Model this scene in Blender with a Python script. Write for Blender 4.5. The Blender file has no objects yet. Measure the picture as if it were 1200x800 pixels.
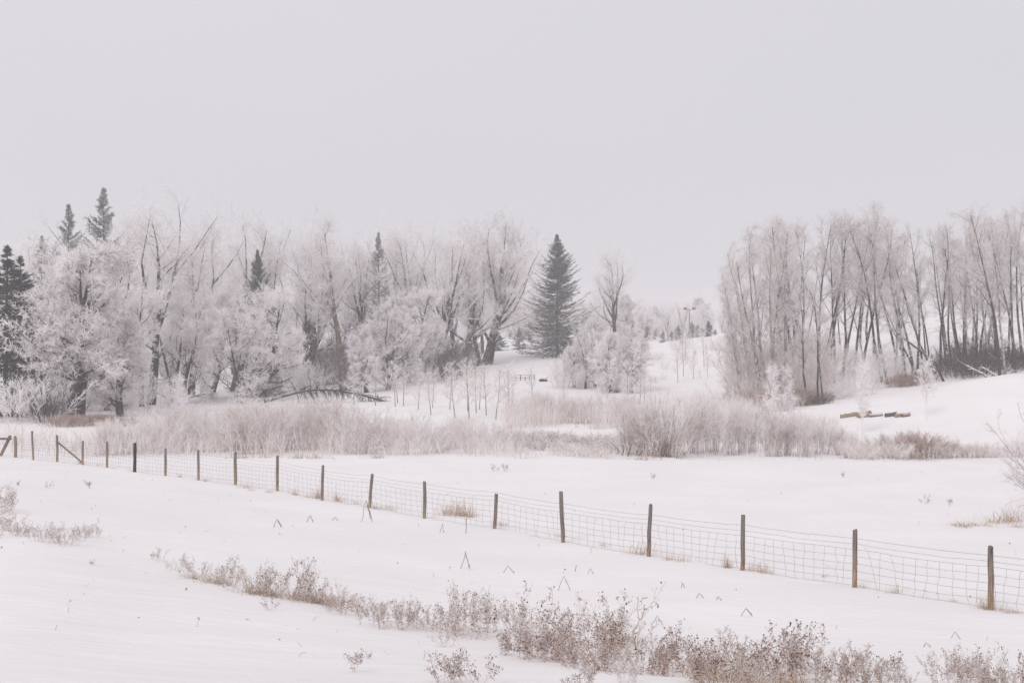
import bpy, math, random
import numpy as np
from mathutils import Vector

random.seed(7)
PI = math.pi
F = 1200 * 50 / 36.0          # focal length in photo pixels (50 mm lens)
CAMZ = 6.0                    # camera height above the valley floor
scene = bpy.context.scene
COL = scene.collection

# ------------------------------------------------------------------ terrain
UC = np.array([-600, 0, 150, 300, 450, 600, 750, 900, 1050, 1200, 1800], float)
_rows = [
 (0,   [-1.65]*9),
 (8,   [-2.00,-2.05,-2.10,-2.15,-2.20,-2.25,-2.30,-2.35,-2.40]),
 (14,  [-3.05,-3.15,-3.22,-3.28,-3.34,-3.40,-3.46,-3.52,-3.58]),
 (18,  [-3.35,-3.50,-3.65,-3.82,-4.00,-4.12,-4.25,-4.33,-4.40]),
 (22,  [-3.50,-3.68,-3.88,-4.12,-4.40,-4.55,-4.70,-4.78,-4.85]),
 (27,  [-3.65,-3.90,-4.15,-4.45,-4.72,-4.86,-4.98,-5.05,-5.11]),
 (35,  [-3.95,-4.25,-4.58,-4.90,-5.10,-5.19,-5.30,-5.38,-5.45]),
 (45,  [-4.45,-4.78,-5.10,-5.30,-5.45,-5.55,-5.65,-5.75,-5.85]),
 (55,  [-5.00,-5.30,-5.52,-5.65,-5.75,-5.82,-5.90,-5.95,-6.00]),
 (64,  [-5.55,-5.66,-5.80,-5.88,-5.95,-6.00,-6.04,-6.07,-6.10]),
 (72,  [-5.95,-5.97,-6.00,-6.02,-6.06,-6.10,-6.14,-6.16,-6.18]),
 (80,  [-6.10,-6.10,-6.12,-6.15,-6.25,-6.35,-6.35,-6.25,-6.15]),
 (88,  [-6.10,-6.10,-6.10,-6.10,-6.20,-6.30,-6.25,-6.10,-5.70]),
 (98,  [-6.00,-6.00,-6.00,-6.00,-6.00,-6.05,-6.05,-5.45,-4.30]),
 (110, [-5.95,-5.95,-5.92,-5.85,-5.80,-5.85,-5.92,-4.30,-2.64]),
 (125, [-5.90,-5.88,-5.85,-5.55,-5.40,-5.55,-5.60,-4.70,-3.20]),
 (140, [-5.80,-5.80,-5.75,-5.45,-4.95,-5.10,-4.75,-3.60,-2.60]),
 (165, [-5.50,-5.40,-5.00,-4.30,-3.40,-3.60,-2.60,-1.10,-0.30]),
 (190, [-5.20,-5.00,-4.50,-3.20,-2.10,-1.90,-0.40, 1.20, 2.60]),
 (215, [-5.00,-4.80,-4.00,-2.50,-1.20,-0.65, 2.10, 3.00, 4.60]),
 (260, [-4.60,-4.00,-3.00,-1.60,-0.50,-0.60, 1.60, 2.60, 4.00]),
 (400, [-3.00,-2.00,-1.00, 0.00, 0.50, 0.50, 1.00, 1.50, 2.00]),
 (1600,[ 2.0]*9),
]
DR = np.array([r[0] for r in _rows], float)
HT = np.array([[r[1][0]] + r[1] + [r[1][-1]] for r in _rows], float)

def _hermite_rows(x, X, Y):
    """cubic Hermite with non-uniform central tangents; Y is [n] values or [n, k]"""
    M = np.zeros_like(Y)
    M[1:-1] = (Y[2:] - Y[:-2]) / ((X[2:] - X[:-2]).reshape(-1, *([1] * (Y.ndim - 1))))
    M[0] = 0; M[-1] = 0
    return M

MD = _hermite_rows(None, DR, HT)

def _noise2(x, y, seed):
    """smooth value noise on a lattice"""
    xi = np.floor(x).astype(np.int64); yi = np.floor(y).astype(np.int64)
    fx = x - xi; fy = y - yi
    fx = fx * fx * (3 - 2 * fx); fy = fy * fy * (3 - 2 * fy)
    def h(a, b):
        n = (a * 374761393 + b * 668265263 + seed * 974711) & 0x7fffffff
        n = ((n ^ (n >> 13)) * 1274126177) & 0x7fffffff
        return ((n ^ (n >> 16)) & 0xffff) / 65535.0
    return (h(xi, yi) * (1 - fx) + h(xi + 1, yi) * fx) * (1 - fy) + (h(xi, yi + 1) * (1 - fx) + h(xi + 1, yi + 1) * fx) * fy

def terrain(x, y):
    x = np.asarray(x, float); y = np.asarray(y, float)
    D = np.clip(y, 0, 1599.9)
    u = np.clip(600 + F * x / np.maximum(D, 10), -600, 1799.9)
    i = np.clip(np.searchsorted(DR, D, side='right') - 1, 0, len(DR) - 2)
    j = np.clip(np.searchsorted(UC, u, side='right') - 1, 0, len(UC) - 2)
    h = DR[i + 1] - DR[i]; t = (D - DR[i]) / h
    h00 = 2*t**3 - 3*t**2 + 1; h10 = t**3 - 2*t**2 + t; h01 = -2*t**3 + 3*t**2; h11 = t**3 - t**2
    def row(c):
        return h00 * HT[i, c] + h10 * h * MD[i, c] + h01 * HT[i + 1, c] + h11 * h * MD[i + 1, c]
    jm = np.clip(j - 1, 0, len(UC) - 1); jp = np.clip(j + 2, 0, len(UC) - 1)
    y0, y1, ym, yp = row(j), row(j + 1), row(jm), row(jp)
    w = UC[j + 1] - UC[j]; s = (u - UC[j]) / w
    m0 = (y1 - ym) / np.maximum(UC[j + 1] - UC[jm], 1); m1 = (yp - y0) / np.maximum(UC[jp] - UC[j], 1)
    z = (2*s**3 - 3*s**2 + 1) * y0 + (s**3 - 2*s**2 + s) * w * m0 + (-2*s**3 + 3*s**2) * y1 + (s**3 - s**2) * w * m1
    z = z + (_noise2(x * .35, y * .35, 3) - .5) * .09 + (_noise2(x * .9 + 7, y * .6, 5) - .5) * .035
    z = z + (_noise2(x * .08, y * .08, 9) - .5) * .16 + (_noise2(x * .5 + y * .2, y * 1.5, 13) - .5) * .04
    return z + CAMZ

def tz(x, y):
    return float(terrain(np.array([x]), np.array([y]))[0])

def at(u, D):
    x = (u - 600) / F * D
    return x, D, tz(x, D)

_DS = np.geomspace(9, 400, 1500)
def hit(u, v):
    """where the sight line through photo point (u, v) meets the snow"""
    x = (u - 600) / F * _DS
    vv = 400 + F * (CAMZ - terrain(x, _DS)) / _DS
    k = np.argmax(vv <= v)
    D = float(_DS[k])
    return (u - 600) / F * D, D, tz((u - 600) / F * D, D)

# ------------------------------------------------------------------ materials
def new_mat(name):
    m = bpy.data.materials.new(name); m.use_nodes = True
    nt = m.node_tree; b = nt.nodes['Principled BSDF']
    b.inputs['Roughness'].default_value = .85
    b.inputs['Specular IOR Level'].default_value = .2
    return m, nt, b

def ramp(nt, stops, src=None):
    r = nt.nodes.new('ShaderNodeValToRGB'); e = r.color_ramp.elements
    while len(e) < len(stops): e.new(.5)
    for k, (p, c) in enumerate(stops):
        e[k].position = p; e[k].color = (c[0], c[1], c[2], 1)
    if src is not None: nt.links.new(src, r.inputs[0])
    return r

def noise(nt, scale, detail=3, coord='Object', rough=.5):
    tc = nt.nodes.new('ShaderNodeTexCoord'); n = nt.nodes.new('ShaderNodeTexNoise')
    n.inputs['Scale'].default_value = scale; n.inputs['Detail'].default_value = detail
    n.inputs['Roughness'].default_value = rough
    nt.links.new(tc.outputs[coord], n.inputs['Vector'])
    return n

def math_node(nt, op, a, b=None, clamp=False):
    n = nt.nodes.new('ShaderNodeMath'); n.operation = op; n.use_clamp = clamp
    for k, q in enumerate((a, b)):
        if q is None: continue
        if isinstance(q, (int, float)): n.inputs[k].default_value = q
        else: nt.links.new(q, n.inputs[k])
    return n.outputs[0]

def mixc(nt, fac, a, b):
    n = nt.nodes.new('ShaderNodeMix'); n.data_type = 'RGBA'
    for sock, q in ((n.inputs[0], fac), (n.inputs[6], a), (n.inputs[7], b)):
        if isinstance(q, (int, float)): sock.default_value = q
        elif isinstance(q, tuple): sock.default_value = (*q, 1)
        else: nt.links.new(q, sock)
    return n.outputs[2]

def island_mat(name, stops, patch=1.2, tint=.25):
    """every twig, stem or leaf of a plant gets its own shade; patches of it are more heavily frosted"""
    m, nt, b = new_mat(name)
    g = nt.nodes.new('ShaderNodeNewGeometry')
    n = noise(nt, patch, 2)
    oi = nt.nodes.new('ShaderNodeObjectInfo')
    f = math_node(nt, 'MULTIPLY', g.outputs['Random Per Island'], .62)
    f = math_node(nt, 'ADD', f, math_node(nt, 'MULTIPLY', math_node(nt, 'SUBTRACT', n.outputs['Fac'], .3), .8))
    f = math_node(nt, 'ADD', f, math_node(nt, 'MULTIPLY', math_node(nt, 'SUBTRACT', oi.outputs['Random'], .5), tint), True)
    c = ramp(nt, stops, f).outputs[0]
    nt.links.new(c, b.inputs['Base Color'])
    tr = nt.nodes.new('ShaderNodeBsdfTranslucent'); nt.links.new(c, tr.inputs['Color'])      # rime crystals let light through
    ms = nt.nodes.new('ShaderNodeMixShader'); ms.inputs[0].default_value = .46
    nt.links.new(b.outputs[0], ms.inputs[1]); nt.links.new(tr.outputs[0], ms.inputs[2])
    nt.links.new(ms.outputs[0], nt.nodes['Material Output'].inputs['Surface'])
    return m

def bark_mat(name, dark, light, frost, amount=.5, scale=3.0):
    m, nt, b = new_mat(name)
    n1 = noise(nt, scale * 2, 4); n2 = noise(nt, scale * .7, 4, rough=.7)
    c = mixc(nt, n1.outputs['Fac'], dark, light)
    g = nt.nodes.new('ShaderNodeNewGeometry')
    sx = nt.nodes.new('ShaderNodeSeparateXYZ'); nt.links.new(g.outputs['Normal'], sx.inputs[0])
    f = math_node(nt, 'ADD', n2.outputs['Fac'], math_node(nt, 'MULTIPLY', sx.outputs['Z'], .35))   # rime settles on upper sides
    f = math_node(nt, 'MULTIPLY', math_node(nt, 'SUBTRACT', f, 1 - amount), 4, True)
    nt.links.new(mixc(nt, f, c, frost), b.inputs['Base Color'])
    return m

MAT = {}
FROST = (.78, .745, .755)
MAT['frost_twig'] = island_mat('frost_twig', [(0, (.33, .285, .28)), (.12, (.66, .615, .613)), (.34, (.92, .893, .898)), (1, (.957, .94, .95))])
MAT['grove_twig'] = island_mat('grove_twig', [(0, (.24, .195, .185)), (.2, (.52, .46, .45)), (.45, (.83, .785, .782)), (1, (.94, .915, .925))])
MAT['bush_twig'] = island_mat('bush_twig', [(0, (.36, .27, .24)), (.2, (.65, .57, .55)), (.45, (.88, .835, .83)), (1, (.955, .935, .945))])
MAT['reed'] = island_mat('reed', [(0, (.36, .26, .21)), (.2, (.62, .53, .50)), (.45, (.87, .82, .815)), (1, (.955, .94, .95))], .35)
MAT['dry_grass'] = island_mat('dry_grass', [(0, (.22, .13, .075)), (.3, (.52, .37, .25)), (.65, (.66, .53, .43)), (1, (.84, .78, .75))], 2)
MAT['bark'] = bark_mat('bark', (.022, .018, .017), (.07, .056, .054), (.50, .46, .46), .43, 2.2)
MAT['bark_brown'] = bark_mat('bark_brown', (.085, .06, .048), (.19, .145, .12), (.55, .50, .49), .46, 2.2)
MAT['bark_dark'] = bark_mat('bark_dark', (.02, .017, .017), (.06, .05, .049), (.46, .42, .42), .42, 2.5)
MAT['bark_pale'] = bark_mat('bark_pale', (.12, .095, .085), (.26, .215, .205), (.66, .62, .62), .55, 3)
MAT['weed_stem'] = island_mat('weed_stem', [(0, (.38, .265, .21)), (.22, (.66, .555, .52)), (.45, (.88, .825, .815)), (1, (.95, .93, .94))], 3)
MAT['seed_head'] = island_mat('seed_head', [(0, (.11, .066, .056)), (.35, (.29, .20, .175)), (.6, (.62, .54, .52)), (1, (.93, .90, .905))], 6)
MAT['rust_head'] = island_mat('rust_head', [(0, (.08, .034, .022)), (.42, (.22, .105, .07)), (.7, (.46, .32, .27)), (1, (.90, .86, .86))], 6)
MAT['rust_leaf'] = island_mat('rust_leaf', [(0, (.09, .043, .02)), (.5, (.31, .14, .06)), (.88, (.54, .34, .22)), (1, (.88, .83, .81))], 4)
MAT['bent_stem'] = island_mat('bent_stem', [(0, (.17, .125, .11)), (.5, (.40, .335, .315)), (1, (.66, .61, .60))], 3)
MAT['weed_leaf'] = island_mat('weed_leaf', [(0, (.13, .08, .04)), (.3, (.36, .235, .135)), (.6, (.62, .51, .43)), (1, (.90, .86, .85))], 4)

def conifer_mat(name, dark, mid, frost_amt):
    m, nt, b = new_mat(name)
    g = nt.nodes.new('ShaderNodeNewGeometry'); n = noise(nt, 1.6, 3)
    c = mixc(nt, g.outputs['Random Per Island'], dark, mid)
    sx = nt.nodes.new('ShaderNodeSeparateXYZ'); nt.links.new(g.outputs['Normal'], sx.inputs[0])
    f = math_node(nt, 'ADD', math_node(nt, 'MULTIPLY', n.outputs['Fac'], .9), math_node(nt, 'MULTIPLY', sx.outputs['Z'], .38))
    f = math_node(nt, 'ADD', f, math_node(nt, 'MULTIPLY', g.outputs['Random Per Island'], .3))
    f = math_node(nt, 'MULTIPLY', math_node(nt, 'SUBTRACT', f, 1 - frost_amt), 1.8, True)
    nt.links.new(mixc(nt, f, c, (.62, .61, .62)), b.inputs['Base Color'])
    return m
MAT['needles'] = conifer_mat('needles', (.04, .056, .056), (.10, .122, .122), .44)
MAT['needles_dark'] = conifer_mat('needles_dark', (.014, .023, .021), (.042, .056, .052), .2)
MAT['needles_rimed'] = conifer_mat('needles_rimed', (.05, .06, .058), (.14, .15, .145), .80)

def snow_mat():
    m, nt, b = new_mat('snow')
    n1 = noise(nt, .22, 5); n2 = noise(nt, 2.2, 6, rough=.6); n3 = noise(nt, 22, 4)
    mp = nt.nodes.new('ShaderNodeMapping'); mp.inputs['Scale'].default_value = (.5, 1.6, 1)
    tc = nt.nodes.new('ShaderNodeTexCoord'); nt.links.new(tc.outputs['Object'], mp.inputs[0])
    nt.links.new(mp.outputs[0], n2.inputs['Vector'])
    c = ramp(nt, [(.25, (.84, .808, .822)), (.75, (.90, .872, .885))], n1.outputs['Fac'])
    nt.links.new(c.outputs[0], b.inputs['Base Color'])
    b.inputs['Roughness'].default_value = .8; b.inputs['Specular IOR Level'].default_value = .12
    hsum = math_node(nt, 'ADD', n2.outputs['Fac'], math_node(nt, 'MULTIPLY', n3.outputs['Fac'], .12))
    bp = nt.nodes.new('ShaderNodeBump'); bp.inputs['Strength'].default_value = .6; bp.inputs['Distance'].default_value = .09
    nt.links.new(hsum, bp.inputs['Height']); nt.links.new(bp.outputs[0], b.inputs['Normal'])
    return m
MAT['snow'] = snow_mat()

def post_mat(name, top, low, dark):
    m, nt, b = new_mat(name)
    tc = nt.nodes.new('ShaderNodeTexCoord'); sx = nt.nodes.new('ShaderNodeSeparateXYZ')
    nt.links.new(tc.outputs['Object'], sx.inputs[0])
    mp = nt.nodes.new('ShaderNodeMapping'); mp.inputs['Scale'].default_value = (40, 40, 3)
    n = nt.nodes.new('ShaderNodeTexNoise'); n.inputs['Scale'].default_value = 1; n.inputs['Detail'].default_value = 4
    nt.links.new(tc.outputs['Object'], mp.inputs[0]); nt.links.new(mp.outputs[0], n.inputs['Vector'])
    oi = nt.nodes.new('ShaderNodeObjectInfo')
    zz = math_node(nt, 'ADD', sx.outputs['Z'], math_node(nt, 'MULTIPLY', oi.outputs['Random'], .5))
    zz = math_node(nt, 'ADD', zz, math_node(nt, 'MULTIPLY', n.outputs['Fac'], .5))
    c = mixc(nt, math_node(nt, 'MULTIPLY', math_node(nt, 'SUBTRACT', zz, .55), 1.6, True), low, top)   # tan below, weathered grey above
    f = math_node(nt, 'MULTIPLY', math_node(nt, 'SUBTRACT', n.outputs['Fac'], .48), 5, True)
    nt.links.new(mixc(nt, f, c, dark), b.inputs['Base Color'])
    return m
MAT['post'] = post_mat('weathered_post', (.20, .172, .158), (.37, .25, .16), (.095, .072, .063))
MAT['post_dark'] = post_mat('dark_post', (.045, .037, .035), (.07, .05, .04), (.02, .017, .016))
MAT['post_pale'] = post_mat('pale_post', (.24, .20, .15), (.30, .23, .16), (.12, .10, .08))
def plain(name, c, rough=.7, metal=0.0, var=.25):
    m, nt, b = new_mat(name)
    n = noise(nt, 9, 4)
    nt.links.new(mixc(nt, n.outputs['Fac'], tuple(q * (1 - var) for q in c), tuple(q * (1 + var) for q in c)), b.inputs['Base Color'])
    b.inputs['Roughness'].default_value = rough; b.inputs['Metallic'].default_value = metal
    return m
MAT['wire'] = plain('rusted_wire', (.31, .285, .28), .7)
MAT['log_tan'] = plain('cut_log', (.30, .225, .15), .8, var=.4)
MAT['log_dark'] = plain('dark_log', (.10, .085, .085), .8, var=.5)
MAT['log_orange'] = plain('split_log', (.33, .215, .13), .8, var=.4)
MAT['lamp'] = plain('lamp_metal', (.06, .055, .06), .6)
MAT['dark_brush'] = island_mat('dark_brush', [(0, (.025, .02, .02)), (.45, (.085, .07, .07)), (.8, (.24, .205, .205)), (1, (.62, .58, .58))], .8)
MAT['shade_brush'] = island_mat('shade_brush', [(0, (.05, .042, .043)), (.35, (.17, .15, .152)), (.7, (.42, .39, .395)), (1, (.80, .77, .78))], .8)  # twigs greyed down, the wood's inner shade put into their colour
MAT['brown_brush'] = island_mat('brown_brush', [(0, (.24, .15, .11)), (.4, (.46, .345, .29)), (.75, (.68, .58, .55)), (1, (.86, .81, .81))], .8)

# ------------------------------------------------------------------ mesh helpers
def unit(v):
    return v / np.maximum(np.linalg.norm(v, axis=-1, keepdims=True), 1e-9)

class Geo:
    """collects tubes, ribbons and raw faces for one mesh"""
    def __init__(s):
        s.v = []; s.q = []; s.t = []; s.n = 0; s.qm = []; s.tm = []
    def tubes(s, P, R, sides=3, rng=None, mat=0, cap=False):
        P = np.asarray(P, float); R = np.asarray(R, float)
        if len(P) == 0: return
        K, m, _ = P.shape
        T = np.empty_like(P); T[:, 1:-1] = P[:, 2:] - P[:, :-2]; T[:, 0] = P[:, 1] - P[:, 0]; T[:, -1] = P[:, -1] - P[:, -2]
        T = unit(T)
        rng = rng or np.random.default_rng(1)
        ref = rng.normal(size=(K, 1, 3))
        n1 = unit(ref - T * (T * ref).sum(-1, keepdims=True)); n2 = np.cross(T, n1)
        ang = np.arange(sides) * 2 * PI / sides
        ring = P[:, :, None] + R[:, :, None, None] * (np.cos(ang)[:, None] * n1[:, :, None] + np.sin(ang)[:, None] * n2[:, :, None])
        base = s.n + np.arange(K * m * sides).reshape(K, m, sides)
        s.v.append(ring.reshape(-1, 3)); s.n += K * m * sides
        if sides == 2:
            f = np.stack([base[:, :-1, 0], base[:, :-1, 1], base[:, 1:, 1], base[:, 1:, 0]], -1).reshape(-1, 4)
        else:
            nx = np.roll(base, -1, 2)
            f = np.stack([base[:, :-1], nx[:, :-1], nx[:, 1:], base[:, 1:]], -1).reshape(-1, 4)
        s.q.append(f); s.qm.append(np.full(len(f), mat))
        if cap and sides == 4:
            f = np.concatenate([base[:, -1], base[:, 0, ::-1]]); s.q.append(f); s.qm.append(np.full(len(f), mat))
        elif cap:
            for k in range(K):
                for r, rev in ((base[k, -1], False), (base[k, 0], True)):
                    c = s.n; s.v.append(P[k, -1 if not rev else 0][None]); s.n += 1
                    a, b2 = r, np.roll(r, -1)
                    f = np.stack([a, b2, np.full(sides, c)], -1)
                    if rev: f = f[:, ::-1]
                    s.t.append(f); s.tm.append(np.full(sides, mat))
    def blobs(s, C, R, rng, mat=0, stretch=1.3):
        """small irregular seed heads (octahedra)"""
        C = np.asarray(C, float); K = len(C)
        if K == 0: return
        o = np.array([[1,0,0],[-1,0,0],[0,1,0],[0,-1,0],[0,0,stretch],[0,0,-stretch]], float)
        V = C[:, None] + o[None] * np.asarray(R)[:, None, None] * rng.uniform(.6, 1.35, (K, 6, 1)) + rng.normal(size=(K, 6, 3)) * np.asarray(R)[:, None, None] * .25
        f = np.array([[0,2,4],[2,1,4],[1,3,4],[3,0,4],[2,0,5],[1,2,5],[3,1,5],[0,3,5]])
        s.t.append((s.n + np.arange(K)[:, None, None] * 6 + f[None]).reshape(-1, 3)); s.tm.append(np.full(K * 8, mat))
        s.v.append(V.reshape(-1, 3)); s.n += K * 6
    def mesh(s, name, mats, smooth=True):
        me = bpy.data.meshes.new(name)
        V = np.concatenate(s.v).astype(np.float32)
        Q = np.concatenate(s.q) if s.q else np.zeros((0, 4), int)
        Tt = np.concatenate(s.t) if s.t else np.zeros((0, 3), int)
        me.vertices.add(len(V)); me.vertices.foreach_set('co', V.ravel())
        me.loops.add(Q.size + Tt.size); me.polygons.add(len(Q) + len(Tt))
        me.loops.foreach_set('vertex_index', np.concatenate([Q.ravel(), Tt.ravel()]).astype(np.int32))
        ls = np.concatenate([np.arange(len(Q)) * 4, Q.size + np.arange(len(Tt)) * 3]).astype(np.int32)
        me.polygons.foreach_set('loop_start', ls)
        mm = np.concatenate([np.concatenate(s.qm) if s.qm else np.zeros(0, int), np.concatenate(s.tm) if s.tm else np.zeros(0, int)])
        for q in mats: me.materials.append(MAT[q])
        me.polygons.foreach_set('material_index', mm.astype(np.int32))
        me.polygons.foreach_set('use_smooth', np.full(len(Q) + len(Tt), smooth))
        me.update(calc_edges=True); me.validate()
        return me

def line(rng, p0, d, L, npts, wig, up, taper=(1, .25), r0=.1):
    """one batch of wandering polylines: p0 [K,3], d [K,3], L [K] -> P [K,m,3], R [K,m]"""
    K = len(p0); P = np.empty((K, npts, 3)); P[:, 0] = p0; d = unit(d)
    st = (L / (npts - 1))[:, None]
    for k in range(1, npts):
        d = unit(d + rng.normal(size=(K, 3)) * wig + np.array([0, 0, 1.0]) * (up if np.isscalar(up) else up[:, None]))
        P[:, k] = P[:, k - 1] + d * st
    R = np.asarray(r0).reshape(-1, 1) * np.linspace(taper[0], taper[1], npts)[None]
    return P, np.broadcast_to(R, (K, npts)).copy()

def sub(rng, P, R, n, t0, t1, a0, a1, length, npts, wig, up, rr=.55, rmin=.008, rmax=9, tip=.3, tpow=1.0):
    """n child branches per parent between t0 and t1 of its length, at a0..a1 degrees"""
    N, M, _ = P.shape; K = N * n
    par = np.repeat(np.arange(N), n)
    t = ((np.tile(np.arange(n), N) + rng.random(K)) / n) ** tpow * (t1 - t0) + t0
    fi = np.clip(t * (M - 1), 0, M - 1.001); i = fi.astype(int); fr = (fi - i)[:, None]
    p = P[par, i] * (1 - fr) + P[par, i + 1] * fr
    tg = unit(P[par, i + 1] - P[par, i])
    rp = R[par, i] * (1 - fr[:, 0]) + R[par, i + 1] * fr[:, 0]
    q = rng.normal(size=(K, 3)); q = unit(q - tg * (q * tg).sum(-1, keepdims=True))
    a = np.radians(rng.uniform(a0, a1, K))[:, None]
    d = np.cos(a) * tg + np.sin(a) * q
    Lp = np.linalg.norm(np.diff(P, axis=1), axis=2).sum(1)[par]
    L = length(t, Lp, rng.random(K))
    r = np.clip(rp * rr, rmin, rmax)
    return line(rng, p, d, L, npts, wig, up, (1, tip), r)

def bendP(P, k):
    P = P.copy(); P[..., 0] += k * P[..., 2] ** 2
    return P

# ------------------------------------------------------------------ tree kinds
class Kind:
    def __init__(s, parts, h): s.parts = parts; s.h = h

def zmax(*gs):
    return float(np.percentile(np.concatenate(gs[-1].v)[:, 2], 98.3))

def cottonwood(seed, H=16, spread=1.0, forks=3, dens=1.0, bark='bark', low=.22, twig='frost_twig', tw=.013):
    rng = np.random.default_rng(seed)
    tr, cr = Geo(), Geo()
    P0, R0 = line(rng, np.zeros((1, 3)) - [0, 0, .3], np.array([[rng.normal() * .06, rng.normal() * .06, 1]]), np.array([H * .8]), 9, .07, .05, (1, .06), .33)
    tr.tubes(P0, R0, 7, rng)
    P1, R1 = sub(rng, P0, R0, forks, low + .05, .5, 16, 34, lambda t, L, q: H * (.86 - t * .8) * (.85 + .3 * q), 8, .12, .10, .7, .05, tip=.08)
    P1b, R1b = sub(rng, P0, R0, int(9), low, .97, 35, 65, lambda t, L, q: H * (.34 - .22 * t) * spread * (.6 + .6 * q), 7, .15, .10, .42, .035, tip=.2)
    for a, b in ((P1, R1), (P1b, R1b)): tr.tubes(a, b, 5, rng)
    lim = [(P0, R0), (P1, R1), (P1b, R1b)]
    B = [sub(rng, P1, R1, 15, .18, 1.0, 28, 58, lambda t, L, q: H * (.25 - .13 * t) * spread * (.5 + .8 * q), 6, .16, .10, .45, .02, tip=.3),
         sub(rng, P1b, R1b, 8, .2, .98, 28, 58, lambda t, L, q: L * (.55 - .25 * t) * (.5 + .8 * q), 6, .16, .09, .5, .018, tip=.3),
         sub(rng, P0, R0, 10, .55, 1.0, 25, 55, lambda t, L, q: H * .17 * spread * (.5 + .8 * q), 6, .16, .09, .45, .02, tip=.3)]
    for a, b in B: tr.tubes(a, b, 3, rng, 1)
    P2 = np.concatenate([b[0] for b in B]); R2 = np.concatenate([b[1] for b in B])
    n3 = int(8 * dens)
    P3, R3 = sub(rng, P2, R2, n3, .12, 1.0, 25, 65, lambda t, L, q: (.5 + .9 * q) * (1.15 - .4 * t), 4, .2, .08, .6, tw, .018)
    cr.tubes(P3, R3, 2, rng)
    P4, R4 = sub(rng, P3, R3, int(7 * dens), .1, 1.0, 20, 70, lambda t, L, q: .2 + .38 * q, 3, .2, .06, .8, tw * .85, tw * 1.2, tip=.5)
    cr.tubes(P4, R4, 2, rng)
    return Kind([('trunk', tr.mesh('cottonwood_trunk', [bark, twig])), ('crown', cr.mesh('cottonwood_crown', [twig], False))], zmax(tr, cr))

def fluffy(seed, H=11, W=4.2, stems=1, low=.08, dens=1.0, bark='bark', twig='frost_twig', tw=.018):
    """broad tree wholly covered in hoar frost"""
    rng = np.random.default_rng(seed)
    tr, cr = Geo(), Geo()
    p0 = np.zeros((stems, 3)); p0[:, :2] = rng.normal(size=(stems, 2)) * (.35 if stems > 1 else 0); p0[:, 2] = -.3
    d0 = np.concatenate([rng.normal(size=(stems, 2)) * .16, np.ones((stems, 1))], 1)
    P0, R0 = line(rng, p0, d0, H * rng.uniform(.72, .84, stems), 8, .07, .05, (1, .12), .3 / math.sqrt(stems))
    tr.tubes(P0, R0, 6, rng)
    n1 = int(20 / stems) + 3
    P1, R1 = sub(rng, P0, R0, n1, low, .98, 40, 78, lambda t, L, q: W * (1.05 - .75 * np.abs(t - .32) ** 1.1) * (.5 + .6 * q), 7, .15, .07, .45, .03, tip=.2)
    tr.tubes(P1, R1, 4, rng)
    P2, R2 = sub(rng, P1, R1, 9, .3, 1.0, 30, 65, lambda t, L, q: L * (.5 - .2 * t) * (.4 + .9 * q) + .15, 5, .18, .06, .5, .014, tip=.35)
    tr.tubes(P2, R2, 3, rng)
    P3, R3 = sub(rng, P2, R2, int(9 * dens), .25, 1.0, 25, 70, lambda t, L, q: .25 + .5 * q, 4, .22, .05, .6, tw * .8, tw * 1.1)
    cr.tubes(P3, R3, 2, rng)
    P4, R4 = sub(rng, P3, R3, int(11 * dens), .05, 1.0, 20, 75, lambda t, L, q: .10 + .24 * q, 3, .22, .03, .9, tw * .9, tw * 1.3, tip=.6)
    cr.tubes(P4, R4, 2, rng)
    return Kind([('trunk', tr.mesh('frosted_tree_trunk', [bark, twig])), ('crown', cr.mesh('frosted_tree_crown', [twig], False))], zmax(tr, cr))

def grove_tree(seed, H=14, bare=.42, bark='bark_dark', spread=1.0):
    rng = np.random.default_rng(seed)
    tr, cr = Geo(), Geo()
    P0, R0 = line(rng, np.array([[0, 0, -.4]]), np.array([[rng.normal() * .04, rng.normal() * .04, 1]]), np.array([H * .97]), 11, .055, .05, (1, .13), .145)
    tr.tubes(P0, R0, 6, rng)
    P1, R1 = sub(rng, P0, R0, 14, bare, .99, 28, 58, lambda t, L, q: H * (.24 - .22 * (t - bare)) * spread * (.45 + .75 * q), 7, .13, .08, .42, .022, .06, tip=.25)
    P1s, R1s = sub(rng, P0, R0, 6, .06, bare + .1, 50, 88, lambda t, L, q: .5 + 1.6 * q * q, 5, .2, -.01, .25, .012, .03, tip=.3)
    tr.tubes(P1, R1, 4, rng); tr.tubes(P1s, R1s, 3, rng, 1)
    P2, R2 = sub(rng, P1, R1, 7, .15, 1.0, 25, 60, lambda t, L, q: (.4 + .9 * q) * (1.2 - .5 * t) * spread, 5, .17, .07, .5, .012, tip=.35)
    tr.tubes(P2, R2, 3, rng, 1)
    Pa = np.concatenate([P2, P1s]); Ra = np.concatenate([R2, R1s])
    P3, R3 = sub(rng, Pa, Ra, 7, .1, 1.0, 25, 65, lambda t, L, q: .25 + .5 * q, 3, .2, .05, .7, .008, .011)
    cr.tubes(P3, R3, 2, rng)
    P4, R4 = sub(rng, P3, R3, 5, .1, 1.0, 25, 70, lambda t, L, q: .10 + .22 * q, 2, .2, .03, .9, .008, .012, tip=.5)
    cr.tubes(P4, R4, 2, rng)
    return Kind([('trunk', tr.mesh('grove_trunk', [bark, 'grove_twig'])), ('crown', cr.mesh('grove_crown', ['grove_twig'], False))], zmax(tr, cr))

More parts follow.
